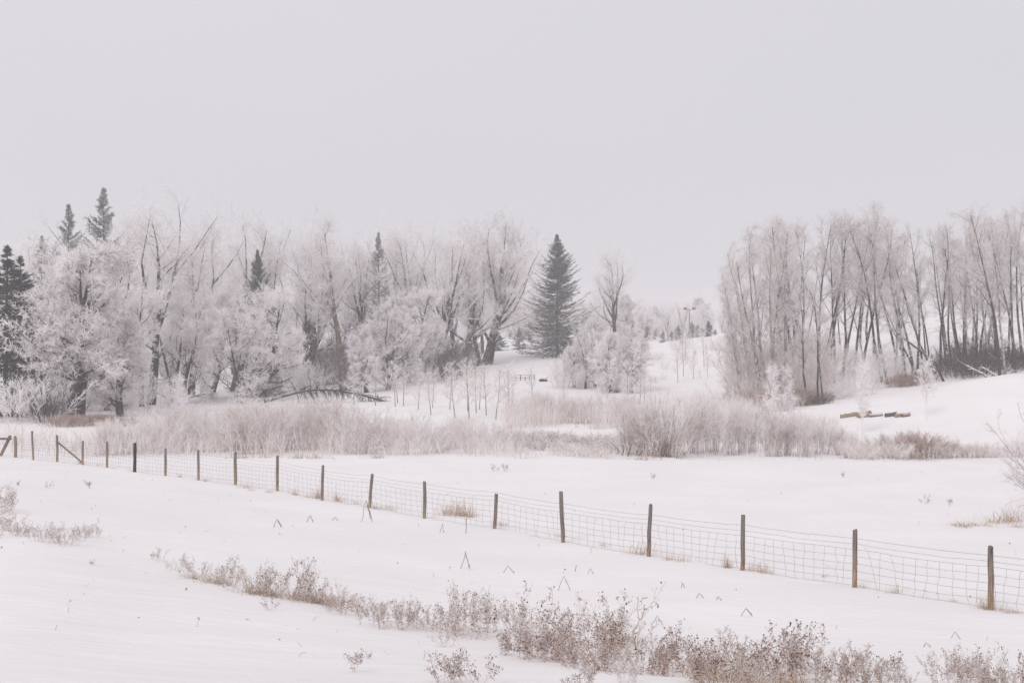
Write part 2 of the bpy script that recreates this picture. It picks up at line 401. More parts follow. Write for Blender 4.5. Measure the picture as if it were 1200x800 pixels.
def sapling(seed, H=4, W=.8, twig='frost_twig', bark='bark_pale', n=20, up=.12, low=.25, tw=.010, dens=1.0, spread=1.0):
    rng = np.random.default_rng(seed)
    tr, cr = Geo(), Geo()
    P0, R0 = line(rng, np.array([[0, 0, -.2]]), np.array([[0, 0, 1.0]]), np.array([H * .98]), 8, .03, .05, (1, .2), .035)
    tr.tubes(P0, R0, 5, rng)
    P1, R1 = sub(rng, P0, R0, n, low, .97, 30, 55, lambda t, L, q: W * (1.15 - .85 * t) * (.6 + .6 * q) + .1, 5, .1, up, .5, .012, .02, tip=.4)
    tr.tubes(P1, R1, 3, rng, 1)
    P2, R2 = sub(rng, P1, R1, int(8 * dens), .12, 1, 25, 55, lambda t, L, q: (.2 + .35 * q) * (1.1 - .3 * t), 3, .14, .05, .7, tw, tw * 1.3)
    P3, R3 = sub(rng, P2, R2, int(5 * dens), .1, 1, 25, 60, lambda t, L, q: .08 + .16 * q, 2, .1, .03, .9, tw * .9, tw * 1.2, tip=.6)
    cr.tubes(P2, R2, 2, rng); cr.tubes(P3, R3, 2, rng)
    return Kind([('trunk', tr.mesh('sapling_trunk', [bark, twig])), ('crown', cr.mesh('sapling_crown', [twig], False))], zmax(tr, cr))

def shrub(seed, H=2.6, fan=.5, stems=28, twig='bush_twig', up=.03, tw=.009, dens=1.0, rad=.35, bark=None):
    rng = np.random.default_rng(seed)
    g, c = Geo(), Geo()
    p0 = np.zeros((stems, 3)); p0[:, :2] = rng.normal(size=(stems, 2)) * rad; p0[:, 2] = -.08
    d0 = np.concatenate([p0[:, :2] / max(rad, .01) * fan * .4 + rng.normal(size=(stems, 2)) * fan * .35, np.ones((stems, 1))], 1)
    P0, R0 = line(rng, p0, d0, H * rng.uniform(.65, 1.05, stems), 7, .06, up, (1, .35), .018)
    g.tubes(P0, R0, 3, rng)
    P1, R1 = sub(rng, P0, R0, 8, .2, 1, 14, 40, lambda t, L, q: L * .33 * (.5 + .7 * q) * (1.2 - .6 * t), 4, .1, up, .7, tw, .015, tip=.4)
    c.tubes(P1, R1, 2, rng)
    P2, R2 = sub(rng, P1, R1, int(6 * dens), .1, 1, 18, 50, lambda t, L, q: .14 + .3 * q, 3, .14, .03, .8, tw * .8, tw * 1.2, tip=.5)
    c.tubes(P2, R2, 2, rng)
    return Kind([('stems', g.mesh('shrub_stems', [bark or twig])), ('twigs', c.mesh('shrub_twigs', [twig], False))], zmax(g, c))

def spruce(seed, H=16, W=3.3, mat='needles', dens=1.0, power=.85, skip=0.0, bark='bark_dark', low=.02):
    rng = np.random.default_rng(seed)
    tr, cr = Geo(), Geo()
    P0, R0 = line(rng, np.array([[0, 0, -.3]]), np.array([[0, 0, 1.0]]), np.array([H + .3]), 10, .006, .1, (1, .06), .2 * H / 16)
    tr.tubes(P0, R0, 6, rng)
    nb = int(230 * dens)
    t = np.sort(low + (1 - low) * (rng.random(nb) ** 1.15) * .993)
    if skip: t = t[rng.random(nb) > skip * (.3 + .7 * np.sin(t * 47 + 1) ** 2) * np.clip((1 - t) * 6, .3, 1)]
    nb = len(t); az = rng.random(nb) * 2 * PI
    L = W * (1.12 * (1 - t) ** power - .12 * (1 - t) ** 6) * np.clip((1 - t) / .35 + .42, 0, 1) * rng.uniform(.45, 1.18, nb) * np.clip((t - low) / .06 + .78, 0, 1) + .03
    m = 6; s = np.linspace(0, 1, m)
    # boughs sweep down, then lift at the tip; upper ones point up
    drop = (-.42 + .95 * t + rng.normal(size=nb) * .12)[:, None] * L[:, None] * s[None] + L[:, None] * .26 * s[None] ** 2.6
    r = L[:, None] * s[None]
    P = np.stack([np.cos(az)[:, None] * r, np.sin(az)[:, None] * r, (t * H)[:, None] + drop], -1)
    P += rng.normal(size=P.shape) * .03 * s[None, :, None]
    P = P + np.stack([np.interp(t, np.linspace(0, 1, 10), P0[0, :, k]) if k < 2 else t * 0 for k in range(3)], -1)[:, None]
    R = np.broadcast_to(np.linspace(.03, .01, m)[None], (nb, m))
    tr.tubes(P, R, 3, rng)
    # sprays: brushes of needles either side of each bough, hanging a little
    ns = 24
    k = np.repeat(np.arange(nb), ns); f = (np.tile(np.arange(ns), nb) + rng.random(nb * ns)) / ns * .9 + .1
    fi = f * (m - 1); i = np.clip(fi.astype(int), 0, m - 2); fr = (fi - i)[:, None]
    p = P[k, i] * (1 - fr) + P[k, i + 1] * fr
    tg = unit(P[k, i + 1] - P[k, i]); side = unit(np.cross(tg, [0, 0, 1.0])) * np.where(rng.random(len(k)) < .5, -1, 1)[:, None]
    a = np.radians(rng.uniform(18, 60, len(k)))[:, None]
    d = np.cos(a) * tg + np.sin(a) * side + np.array([0, 0, 1]) * rng.normal(-.18, .22, (len(k), 1))
    Ls = np.minimum(.16 + .42 * rng.random(len(k)), L[k] * .5 + .02) * (1.15 - .45 * f)
    Q, QR = line(rng, p, d, Ls, 3, .08, .02, (1, .35), .036 * rng.uniform(.7, 1.25, len(k)) * np.clip(L[k] / .9, .25, 1))
    QR[:, 0] *= .7
    cr.tubes(Q, QR, 3, rng)
    ex, exr = sub(rng, Q, QR, 3, .1, 1, 25, 55, lambda t, L, q: .08 + .16 * q, 2, .1, -.03, .8, .02, .03, tip=.4)
    cr.tubes(ex, exr, 2, rng)
    return Kind([('trunk', tr.mesh('spruce_trunk', [bark])), ('crown', cr.mesh('spruce_crown', [mat], False))], H)

def weed(seed, H=.72, stems=16, fan=.45, rad=.12, heads=1.0, leaf=1.0, rust=False):
    """dead goldenrod-like clump: stems, branching seed heads, withered curled leaves"""
    rng = np.random.default_rng(seed)
    g, h, l = Geo(), Geo(), Geo()
    p0 = np.zeros((stems, 3)); p0[:, :2] = rng.normal(size=(stems, 2)) * rad; p0[:, 2] = -.03
    d0 = np.concatenate([p0[:, :2] / rad * fan * .3 + rng.normal(size=(stems, 2)) * fan * .35, np.ones((stems, 1))], 1)
    P0, R0 = line(rng, p0, d0, H * rng.uniform(.5, 1.08, stems), 7, .08, .02, (1, .5), .0036)
    g.tubes(P0, R0, 3, rng)
    P1, R1 = sub(rng, P0, R0, 8, .42, 1, 22, 52, lambda t, L, q: L * (.30 - .13 * t) * (.5 + .8 * q), 4, .12, .07, .8, .0024, .004, tip=.7)
    g.tubes(P1, R1, 3, rng)
    P1b, R1b = sub(rng, P0, R0, 6, .08, .6, 25, 65, lambda t, L, q: L * .22 * (.4 + q), 4, .2, .03, .7, .0022, .003, tip=.7)
    g.tubes(P1b, R1b, 2, rng)
    P2, R2 = sub(rng, P1, R1, 5, .2, 1, 25, 60, lambda t, L, q: .03 + .06 * q, 3, .15, .06, .8, .002, .003, tip=.8)
    g.tubes(P2, R2, 2, rng)
    C = np.concatenate([P2[:, -1], P1[:, -1], P0[:, -1]]); keep = rng.random(len(C)) < .6 * heads
    C = C[keep]; h.blobs(C, rng.uniform(.005, .0125, len(C)), rng)
    nl = max(2, int(9 * leaf))
    PL, RL = sub(rng, P0, R0, nl, .04, .66, 40, 95, lambda t, L, q: .04 + .07 * q, 4, .25, -.22, 1, .006, .011, tip=.3)
    RL[:, 1:3] *= 1.3
    l.tubes(PL, RL, 2, rng)
    PU, RU = sub(rng, P1, R1, 3, .1, 1, 40, 100, lambda t, L, q: .015 + .04 * q, 4, .35, -.25, 1, .005, .009, tip=.35)     # curled upper leaves
    RU[:, 1:3] *= 1.4
    k = rng.random(len(PU)) < min(1, .35 + .5 * leaf); l.tubes(PU[k], RU[k], 2, rng)
    return Kind([('stems', g.mesh('weed_stems', ['weed_stem'])), ('blossoms', h.mesh('weed_blossoms', ['rust_head' if rust else 'seed_head'], False)), ('leaves', l.mesh('weed_leaves', ['rust_leaf' if rust else 'weed_leaf'], False))], zmax(g, h))

def tuft(seed, H=.4, n=90, rad=.16, mat='dry_grass', fan=.6):
    rng = np.random.default_rng(seed); g = Geo()
    p0 = np.zeros((n, 3)); p0[:, :2] = rng.normal(size=(n, 2)) * rad * [1.3, .7]; p0[:, 2] = -.03
    d0 = np.concatenate([rng.normal(size=(n, 2)) * fan * .6, np.ones((n, 1))], 1)
    P, R = line(rng, p0, d0, H * rng.uniform(.3, 1.25, n), 6, .12, -.07, (1, .25), .0045)
    g.tubes(P, R, 2, rng)
    h = max(float(P[..., 2].max()), .05)
    return Kind([(None, g.mesh('grass_tuft', [mat], False))], h)

# ------------------------------------------------------------------ placing things
def props(o, label, cat=None, group=None, kind=None):
    o['label'] = label
    if cat: o['category'] = cat
    if group: o['group'] = group
    if kind: o['kind'] = kind

def link(name, me, parent=None):
    o = bpy.data.objects.new(name, me); COL.objects.link(o)
    if parent is not None: o.parent = parent
    return o

PROTO = {}
def place(kind, name, label, cat, loc, height, group=None, rz=None, lean=0.0, pitch=0.0, wide=1.0, skip=()):
    """a thing of this kind: the first is built, later ones are copies that share its meshes"""
    key = (id(kind), name)
    s = height / kind.h
    if key not in PROTO:
        if kind.parts[0][0] is None:
            root = link(name, kind.parts[0][1]); kids = []
        else:
            root = link(name, None); root.empty_display_size = .3
            kids = [link(pn, me, root) for pn, me in kind.parts]
        PROTO[key] = (root, kids)
    else:
        r0, k0 = PROTO[key]
        root = r0.copy(); COL.objects.link(root)
        for c0 in k0:
            c = c0.copy(); COL.objects.link(c); c.parent = root
    root.location = loc; root.scale = (s * wide, s * wide, s)
    root.rotation_mode = 'ZYX'
    root.rotation_euler = (pitch, lean, random.uniform(0, 2 * PI) if rz is None else rz)
    for k in ('group',):
        if k in root: del root[k]
    props(root, label, cat, group)
    return root

ORD = 'first second third fourth fifth sixth seventh eighth ninth tenth eleventh twelfth thirteenth fourteenth fifteenth sixteenth seventeenth eighteenth nineteenth twentieth'.split()
TENS = {20: 'twenty', 30: 'thirty', 40: 'forty', 50: 'fifty', 60: 'sixty'}
def nth(k):
    if k < 20: return ORD[k]
    t, r = (k + 1) // 10 * 10, (k + 1) % 10
    return TENS[t] + '-' + ORD[r - 1] if r else {30: 'thirtieth', 40: 'fortieth', 50: 'fiftieth', 60: 'sixtieth'}[t]

# ------------------------------------------------------------------ ground
def build_ground():
    a = np.sinh(np.linspace(-5.95, 5.95, 640)) * 8
    ys = np.concatenate([np.linspace(-60, 3, 22), np.geomspace(4, 1599, 560)])
    X, Y = np.meshgrid(a, ys); Z = terrain(X, Y)
    V = np.stack([X, Y, Z], -1).reshape(-1, 3)
    ny, nx = X.shape; idx = np.arange(nx * ny).reshape(ny, nx)
    g = Geo(); g.v = [V]; g.n = len(V)
    f = np.stack([idx[:-1, :-1], idx[:-1, 1:], idx[1:, 1:], idx[1:, :-1]], -1).reshape(-1, 4)
    g.q = [f]; g.qm = [np.zeros(len(f), int)]
    o = link('ground', g.mesh('ground', ['snow']))
    props(o, 'smooth snow covering the field, the far meadow and the hills', kind='structure')
build_ground()

# ------------------------------------------------------------------ wire fence
PB = [(1161,642,715,.0),(1002,620,688,0),(870.5,604,669,0),(760,588.5,649,2.5),(659.5,569.5,629.5,-2),(579.5,574,615,3),(497.5,558,601,0),(433,554,593.5,4.5),(377.5,543.5,584.5,1.5),
      (325,536.5,577.5,0),(276,531,569.5,0),(232.5,528,563,0),(194,524,556.5,0),(158,517.5,551.5,0),(125.5,516,546.5,0),(97,515,543,0),(67,510.5,542,0),(39,505.5,539,-2.5),(18,511,535.5,0)]
FX, FY, FDX, FDY = 9.09, 27.0, -1.942, 2.62
def fence():
    rng = np.random.default_rng(4)
    root = link('wire_fence', None)
    props(root, 'long wire mesh fence on weathered wooden posts crossing the snowy field diagonally', 'fence')
    pts = []
    for i in range(-4, 19):
        x, y = FX + FDX * i, FY + FDY * i
        if i >= 0:
            u, vt, vb, ln = PB[i]; x = (u - 600) / F * y
            hgt = (vb - vt) / F * y
        else: hgt, ln = 1.2, random.uniform(-1, 1)
        z = tz(x, y); pts.append((x, y, z))
        rad = .046 + .006 * rng.random()
        if i in (10, 16): rad = .055
        if i == 13: rad = .066
        if i == 18: rad = .075
        g = Geo(); m = 7
        P = np.zeros((1, m, 3)); P[0, :, 2] = np.concatenate([np.linspace(-.4, hgt - .02, m - 1), [hgt]])
        P[0, :, :2] += rng.normal(size=(m, 2)) * .006
        R = np.array([[rad * 1.06] * (m - 2) + [rad * 1.0, rad * .95]]) * rng.uniform(.95, 1.05, (1, m))
        g.tubes(P, R, 9, rng, cap=True)
        o = link('post', g.mesh('post', ['post_dark' if i == 13 else 'post_pale' if i == 18 else 'post']), root)
        o.location = (x, y, z); o.rotation_euler = (rng.normal() * .01, math.radians(ln), rng.random() * 6)
        o.rotation_mode = 'ZYX'
        if i == 13: o['label'] = 'thick, nearly black fence post'
        if i == 7: o['label'] = 'fence post leaning to the right'
    pts = np.array(pts); dirv = unit(np.array([[FDX, FDY, 0.0]]))[0]; nrm = np.array([dirv[1], -dirv[0], 0])
    if nrm[1] < 0: nrm = -nrm
    back = pts + nrm * .062                    # the wire is stapled to the far side
    def strand(h, sag, w=.0042):
        out = []
        for a, b in zip(back[:-1], back[1:]):
            s = np.linspace(0, 1, 7)[:, None]
            p = a + (b - a) * s; p[:, 2] = (a + (b - a) * s)[:, 2] + h - sag * 4 * s[:, 0] * (1 - s[:, 0]) + rng.normal(size=7) * .006
            out.append(p[:-1])
        P = np.concatenate(out + [back[-1:] + [0, 0, h]])[None]
        return P, np.full((1, P.shape[1]), w)
    for h in (1.02, .90):
        g = Geo(); P, R = strand(h, .035); g.tubes(P, R, 4, rng); link('strand_wire', g.mesh('strand_wire', ['wire']), root)
    g = Geo(); hs = [.79, .635, .48, .325, .17, .03]; rows = []
    for h in hs:
        P, R = strand(h, .028, .0038); rows.append(P[0]); g.tubes(P, R, 3, rng)
    n = len(rows[0]); tt = np.arange(0, n - 1.01, 6 / 11.0)
    V = []
    for t in tt:
        j = rng.normal() * .15
        k = [np.clip(t + j * (q / 5) + rng.normal() * .03, 0, n - 1.01) for q in range(6)]
        V.append([rows[q][int(a)] + (rows[q][int(a) + 1] - rows[q][int(a)]) * (a - int(a)) for q, a in enumerate(k)])
    g.tubes(np.array(V), np.full((len(V), 6), .0034), 3, rng)
    link('wire_mesh', g.mesh('wire_mesh', ['wire']), root)
    # the brace between two posts on the left, and the corner strut with its rail
    def bar(name, a, b, r, mat):
        gg = Geo(); s = np.linspace(0, 1, 4)[:, None]
        gg.tubes((np.array(a) + (np.array(b) - np.array(a)) * s)[None], np.full((1, 4), r), 7, rng, cap=True)
        return link(name, gg.mesh(name, [mat]), root)
    def px(u, v, D): return ((u - 600) / F * D, D, CAMZ - (v - 400) / F * D)
    bar('brace', px(68.5, 518.5, 68.85), px(95.5, 541, 66.4), .045, 'post')
    bar('brace', px(12, 511, 74.6), px(-1, 537, 75.3), .085, 'post')
    bar('rail', px(13, 514, 74.5), px(-70, 513.5, 75.5), .06, 'post')
    return pts
fence()

# ------------------------------------------------------------------ kinds used below
CW = [cottonwood(11, 16, 1.0, 3), cottonwood(12, 17, .85, 2), cottonwood(13, 15, 1.15, 4), cottonwood(14, 16, .8, 2, low=.3), cottonwood(15, 15, 1.1, 3, low=.18)]
CWP = [cottonwood(18, 15, 1.1, 3, bark='bark_pale', low=.12), cottonwood(19, 15, 1.0, 4, bark='bark_pale', low=.1)]
CWB = cottonwood(16, 17, .8, 3, bark='bark_brown', low=.34)
CWX = cottonwood(17, 15, 1.25, 5, bark='bark_dark', low=.08)
FL = [fluffy(21, 12, 4.6, 1, .12), fluffy(22, 12.5, 4.2, 1, .2), fluffy(23, 10, 4.2, 3, .05), fluffy(24, 7, 2.8, 1, .12)]
GT = [grove_tree(31, 14), grove_tree(32, 14, .5), grove_tree(33, 15, .38), grove_tree(34, 13, .45, spread=1.2), grove_tree(35, 14, .35, spread=.8), grove_tree(36, 14, .3, 'bark_pale', .85)]
SP = [sapling(41, 4, 1.15, 'bush_twig', n=22, up=.07, tw=.010, dens=.9), sapling(42, 4, 1.0, 'bush_twig', n=20, up=.08, tw=.010, dens=.9), sapling(43, 4.4, 1.3, 'bush_twig', n=24, up=.06, tw=.010, dens=.9)]
SPW = [sapling(44, 4.4, 1.0, bark='frost_twig', n=30, tw=.016, low=.2, dens=1.2), sapling(45, 4.4, 1.3, bark='frost_twig', n=26, tw=.014, low=.3)]
SH = [shrub(51, 2.4, .5), shrub(52, 2.2, .7, 32), shrub(53, 2.6, .35, 26), shrub(54, 2.0, .8, 30, dens=1.2)]
SHP = [shrub(63, 2.4, .26, 46, tw=.008, dens=1.6, rad=.36), shrub(64, 2.4, .32, 40, tw=.008, dens=1.6, rad=.3)]
SHF = [shrub(55, 3.0, .6, 26, 'frost_twig', tw=.013, dens=1.2), shrub(56, 2.4, .8, 30, 'frost_twig', tw=.013, dens=1.2, rad=.5)]
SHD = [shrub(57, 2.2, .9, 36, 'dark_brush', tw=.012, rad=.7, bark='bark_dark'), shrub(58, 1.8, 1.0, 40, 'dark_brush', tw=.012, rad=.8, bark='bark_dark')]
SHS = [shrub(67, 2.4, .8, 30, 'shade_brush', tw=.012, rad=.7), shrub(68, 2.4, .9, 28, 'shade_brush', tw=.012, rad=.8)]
CRK = [shrub(65, 1.0, 1.1, 34, 'grove_twig', tw=.011, rad=.8, bark='dark_brush'), shrub(66, 1.0, 1.3, 30, 'bush_twig', tw=.011, rad=.9, bark='dark_brush')]
SHB = [shrub(59, 1.4, .8, 40, 'brown_brush', tw=.010, rad=.6)]
WILLOW = shrub(60, 3.4, .7, 90, 'bush_twig', up=.015, tw=.009, dens=1.1, rad=.45, bark='brown_brush')
LOW = [shrub(61, 1.2, 1.1, 34, 'bush_twig', up=.05, tw=.008, dens=1.4, rad=.35), shrub(62, 1.1, 1.2, 34, 'brown_brush', up=.05, tw=.008, dens=1.3, rad=.4)]
SPR = spruce(71, 16, 6.3, dens=2.6, power=.95)
SPR_D = spruce(72, 15, 3.4, 'needles_dark')
SPR_T = spruce(73, 17, 5.6, 'needles_rimed', 1.6, .95, .6)
SPR_S = spruce(74, 4, 1.5, 'needles', .35, .8)
SPR_R = spruce(75, 4, 1.3, 'needles_rimed', .35, .8)
WD = [weed(81, .72, 9, .6, heads=.45, leaf=.4), weed(82, .70, 11, .8, .14, heads=.4, leaf=.2), weed(83, .75, 7, .5, .08, heads=.6, leaf=.3), weed(84, .66, 13, .9, .16, heads=.35, leaf=.9), weed(85, .7, 10, .7, .12, heads=.3, leaf=.2), weed(86, .74, 13, .6, .16, heads=.5, leaf=1.2), weed(87, .68, 7, .8, .10, heads=.7, leaf=.1)]
WR = [weed(181, .72, 13, .6, .12, heads=.5, leaf=.9, rust=True), weed(182, .70, 15, .75, .15, heads=.5, leaf=1.0, rust=True), weed(183, .75, 18, .5, .15, heads=.6, leaf=1.4, rust=True), weed(184, .66, 12, .9, .12, heads=.7, leaf=.6, rust=True), weed(185, .7, 16, .6, .13, heads=.35, leaf=.5)]
WDS = [weed(88, .5, 5, .8, .05, leaf=.2), weed(89, .5, 4, .6, .04, leaf=.0), weed(90, .5, 6, 1.0, .06, heads=1.2, leaf=.2)]
TF = [tuft(91), tuft(92, .36, 70, .2), tuft(93, .5, 110, .12, fan=.4), tuft(94, .25, 80, .2, 'weed_leaf', 1.0), tuft(95, .3, 130, .16, 'weed_leaf', .8), tuft(96, .3, 110, .2, 'weed_leaf', 1.0)]

def tree(kind, name, label, cat, u, D, vtop, group=None, du=0, **k):
    x, y, z = at(u, D)
    vb = 400 + F * (CAMZ - z) / D
    h = (vb - vtop) / F * D
    lean = math.atan2(du, vb - vtop) if du else 0.0
    return place(kind, name, label, cat, (x, y, z), h, group, lean=lean, **k)

# ------------------------------------------------------------------ spruces
tree(SPR, 'spruce_tree', 'full conical blue-green spruce standing alone in the middle of the meadow', 'tree', 653, 190, 275, rz=.4)
tree(SPR_D, 'spruce_tree', 'dark spruce at the left end of the wood, taller of the pair', 'tree', 6, 112, 286, wide=1.5)
tree(SPR_D, 'spruce_tree', 'dark spruce close behind the taller one at the left end of the wood', 'tree', 23, 115, 299, wide=1.3)
tree(SPR_D, 'spruce_tree', 'dark spruce cut off by the left edge of the photo', 'tree', -22, 112, 300, wide=1.2)
tree(SPR_T, 'spruce_tree', 'thin ragged spruce top rising behind the big frosted trees, lower of two', 'tree', 80, 136, 239, wide=.85)
tree(SPR_T, 'spruce_tree', 'tallest ragged rime-covered spruce standing above the left wood', 'tree', 122, 138, 220, wide=.95)
tree(SPR_T, 'spruce_tree', 'tiny spruce tip just clear of the frosted tree beside the dark pair', 'tree', 49, 140, 276, wide=.7)
tree(SPR, 'spruce_tree', 'dark spruce top between bare cottonwoods above the puffy white tree', 'tree', 302, 145, 293, wide=.62)
tree(SPR_T, 'spruce_tree', 'ragged dark spruce half hidden among frosted trees left of the clearing', 'tree', 444, 166, 272, wide=.8)
tree(SPR_D, 'spruce_tree', 'low dark spruce showing under frosted branches near the brown trunk', 'tree', 426, 172, 372, wide=1.1)
tree(SPR_S, 'young_spruce', 'small dark spruce on the snow under the crossing trunks', 'tree', 584, 212, 390, wide=1.6)
tree(SPR_R, 'young_spruce', 'small rimed spruce between the crossing trunks and the big spruce', 'tree', 609, 214, 384, wide=1.1)
tree(SPR_S, 'young_spruce', 'dark young spruce on the hill crest under the lamp pole', 'tree', 830, 212, 376)
tree(SPR_R, 'young_spruce', 'squat dark spruce at the low end of the hill crest', 'tree', 787, 218, 388, wide=1.2)  # rimed needles on these crest spruces put distance haze into the colour
tree(SPR_R, 'young_spruce', 'pointed grey spruce next to the squat one on the hill crest', 'tree', 795, 222, 381)
tree(SPR_R, 'young_spruce', 'small faint spruce on the hill crest, lowest of the row', 'tree', 777, 222, 388)
tree(SPR_S, 'young_spruce', 'small spruce right behind the dark one on the hill crest', 'tree', 838, 214, 386)
tree(SPR_R, 'young_spruce', 'faint grey spruce just left of the lamp pole', 'tree', 811, 222, 377)
tree(SPR_R, 'young_spruce', 'faint grey spruce on the crest between lamp pole and dark spruce', 'tree', 818, 220, 380)

# ------------------------------------------------------------------ left wood: trees one can tell apart
G_CW = 'cottonwoods of the left wood'
for k, u, D, vt, du, lab in [
    (CW[0], 177, 132, 228, 2, 'tallest cottonwood of the wood, wide bare crown beside the ragged spruces'),
    (CW[3], 273, 156, 253, -6, 'bare topped cottonwood with a curved dark trunk above the white trees'),
    (CW[1], 328, 158, 272, -5, 'slim cottonwood right of the dark spruce top'),
    (CWB, 402, 151, 254, -3, 'tall cottonwood with a straight brown trunk behind the bowed trunk'),
    (CW[3], 353, 152, 300, 10, 'dark twin trunk left of the brown trunk, the lighter one'),
    (CW[4], 360, 156, 290, 14, 'dark twin trunk left of the brown trunk, the darker one'),
    (CW[4], 224, 150, 262, 5, 'spreading frosted cottonwood right of the tallest one'),
    (CW[1], 457, 176, 262, 2, 'upright thin cottonwood just behind the ragged dark spruce'),
    (CW[2], 500, 172, 268, -22, 'cottonwood leaning left with an arching bare limb at the clearing edge'),
    (CWX, 512, 168, 272, 10, 'many-stemmed cottonwood with near black feet left of the crossing trunks'),
    (CWX, 545, 178, 262, 34, 'big cottonwood with crossing dark trunks at the end of the wood'),
    (CWX, 562, 175, 300, -34, 'short dark trunk crossing leftward at the end of the wood'),
    (CWX, 574, 178, 290, 16, 'rightmost dark trunk at the end of the wood'),
    (CW[2], 566, 176, 252, 26, 'tallest cottonwood at the clearing, limbs reaching up to the right'),
    (CW[4], 536, 184, 275, -14, 'frosted cottonwood behind the crossing trunks'),
    (CW[2], 722, 205, 294, 6, 'lone bare tree with a crooked trunk right of the big spruce'),
    (CW[0], 141, 150, 252, -3, 'pale cottonwood directly behind the tallest ragged spruce'),
    (CW[2], 372, 162, 282, 8, 'frosted cottonwood with a rounded top between the twin and brown trunks'),
]:
    tree(k, 'cottonwood_tree', lab, 'tree', u, D, vt, G_CW, du)

G_FL = 'hoar frosted trees along the front of the left wood'
for k, u, D, vt, du, wd, lab in [
    (FL[0], 80, 110, 296, 2, 1.0, 'big white frosted tree on two dark trunks by the fence corner, thinner trunk'),
    (FL[1], 94, 111, 288, 6, 1.0, 'big white frosted tree by the fence corner on the thicker dark trunk'),
    (FL[3], 140, 112, 375, 0, 1.0, 'bushy frosted tree with branches to the ground right of the dark trunks'),
    (FL[2], 56, 117, 335, -2, .75, 'frosted tree leaning out in front of the dark spruces'),
    (FL[0], 128, 122, 300, 4, .9, 'frosted tree behind the two dark trunks'),
    (FL[1], 306, 138, 338, 4, .92, 'puffy white tree in front of the dark spruce top'),
    (FL[2], 284, 134, 352, -3, .95, 'puffy frosted tree left of the bowed trunk, its branches to the snow'),
    (FL[2], 212, 136, 335, 2, 1.0, 'wide frosted tree at the foot of the tallest cottonwood'),
    (FL[0], 246, 142, 330, -3, .9, 'frosted tree between the tallest cottonwood and the puffy white tree'),
    (FL[1], 166, 128, 345, -4, .85, 'frosted tree standing close to the trunk of the tallest cottonwood'),
    (FL[2], 455, 150, 350, 6, .9, 'soft white frosted tree in front of the low dark spruce'),
    (FL[3], 430, 147, 385, 2, .9, 'small white frosted tree right of the brown trunk'),
    (FL[1], 478, 158, 338, 10, .85, 'soft frosted tree whose crown bends toward the clearing'),
    (FL[3], 500, 162, 372, 4, 1.0, 'small frosted tree at the dark feet of the many-stemmed cottonwood'),
]:
    tree(k, 'frosted_tree', lab, 'tree', u, D, vt, G_FL, du, wide=wd)

rr = random.Random(5)
for i in range(34):
    D = rr.uniform(162, 235); u = rr.uniform(-60, 590)
    if u > 520: D = max(D, 205)
    vt = rr.uniform(268, 318) + (16 if u > 470 else 0) - (8 if 60 < u < 240 else 0)
    tree(rr.choice(CW), 'cottonwood_tree', 'pale frosted tree deep inside the left wood', 'tree', u, D, vt, 'trees deep inside the left wood', rr.uniform(-14, 14))
for i in range(12):
    D = rr.uniform(158, 200); u = rr.uniform(-40, 340)
    tree(rr.choice(FL[:3]), 'frosted_tree', 'low frosted tree filling the inside of the left wood', 'tree', u, D, rr.uniform(345, 392), 'low trees inside the left wood')
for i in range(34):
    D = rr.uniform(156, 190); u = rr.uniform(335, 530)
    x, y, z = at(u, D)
    place(rr.choice(SHS), 'dark_shrub', 'brush coloured dark grey for the shade inside the left wood', 'shrub', (x, y, z), rr.uniform(2.2, 5), 'dark brush inside the left wood')

# shrubs fringing the wood
G_FS = 'frosted shrubs along the foot of the left wood'
for i in range(30):
    u = rr.uniform(-30, 300) if i < 18 else rr.uniform(300, 540)
    D = rr.uniform(118, 136) if u < 300 else rr.uniform(146, 165)
    x, y, z = at(u, D)
    place(rr.choice(SHF), 'frosted_shrub', 'frosted shrub at the foot of the left wood', 'shrub', (x, y, z), rr.uniform(1.6, 3.2), G_FS)
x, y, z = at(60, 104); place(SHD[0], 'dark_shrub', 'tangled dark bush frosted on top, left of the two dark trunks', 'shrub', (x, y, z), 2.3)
x, y, z = at(46, 106); place(SHF[0], 'frosted_shrub', 'pinkish frosted bush leaning over the tangled dark bush', 'shrub', (x, y, z), 3.6)
x, y, z = at(22, 104); place(SHF[1], 'frosted_shrub', 'wide frosted bush at the left edge under the dark spruces', 'shrub', (x, y, z), 3.2, wide=1.3)
for k, (u, D, hh) in enumerate([(80, 101, .8), (98, 100, .75), (112, 100, .8), (128, 100, .7), (70, 99, .6), (148, 99, .6)]):
    x, y, z = at(u, D)
    place(SHB[0], 'brown_shrub', nth(k) + ' from left of the rust brown low shrubs under the two dark trunks' if 0 else 'rust brown low growth under the two dark trunks', 'shrub', (x, y, z), hh, 'rust brown growth under the two dark trunks', wide=1.6)

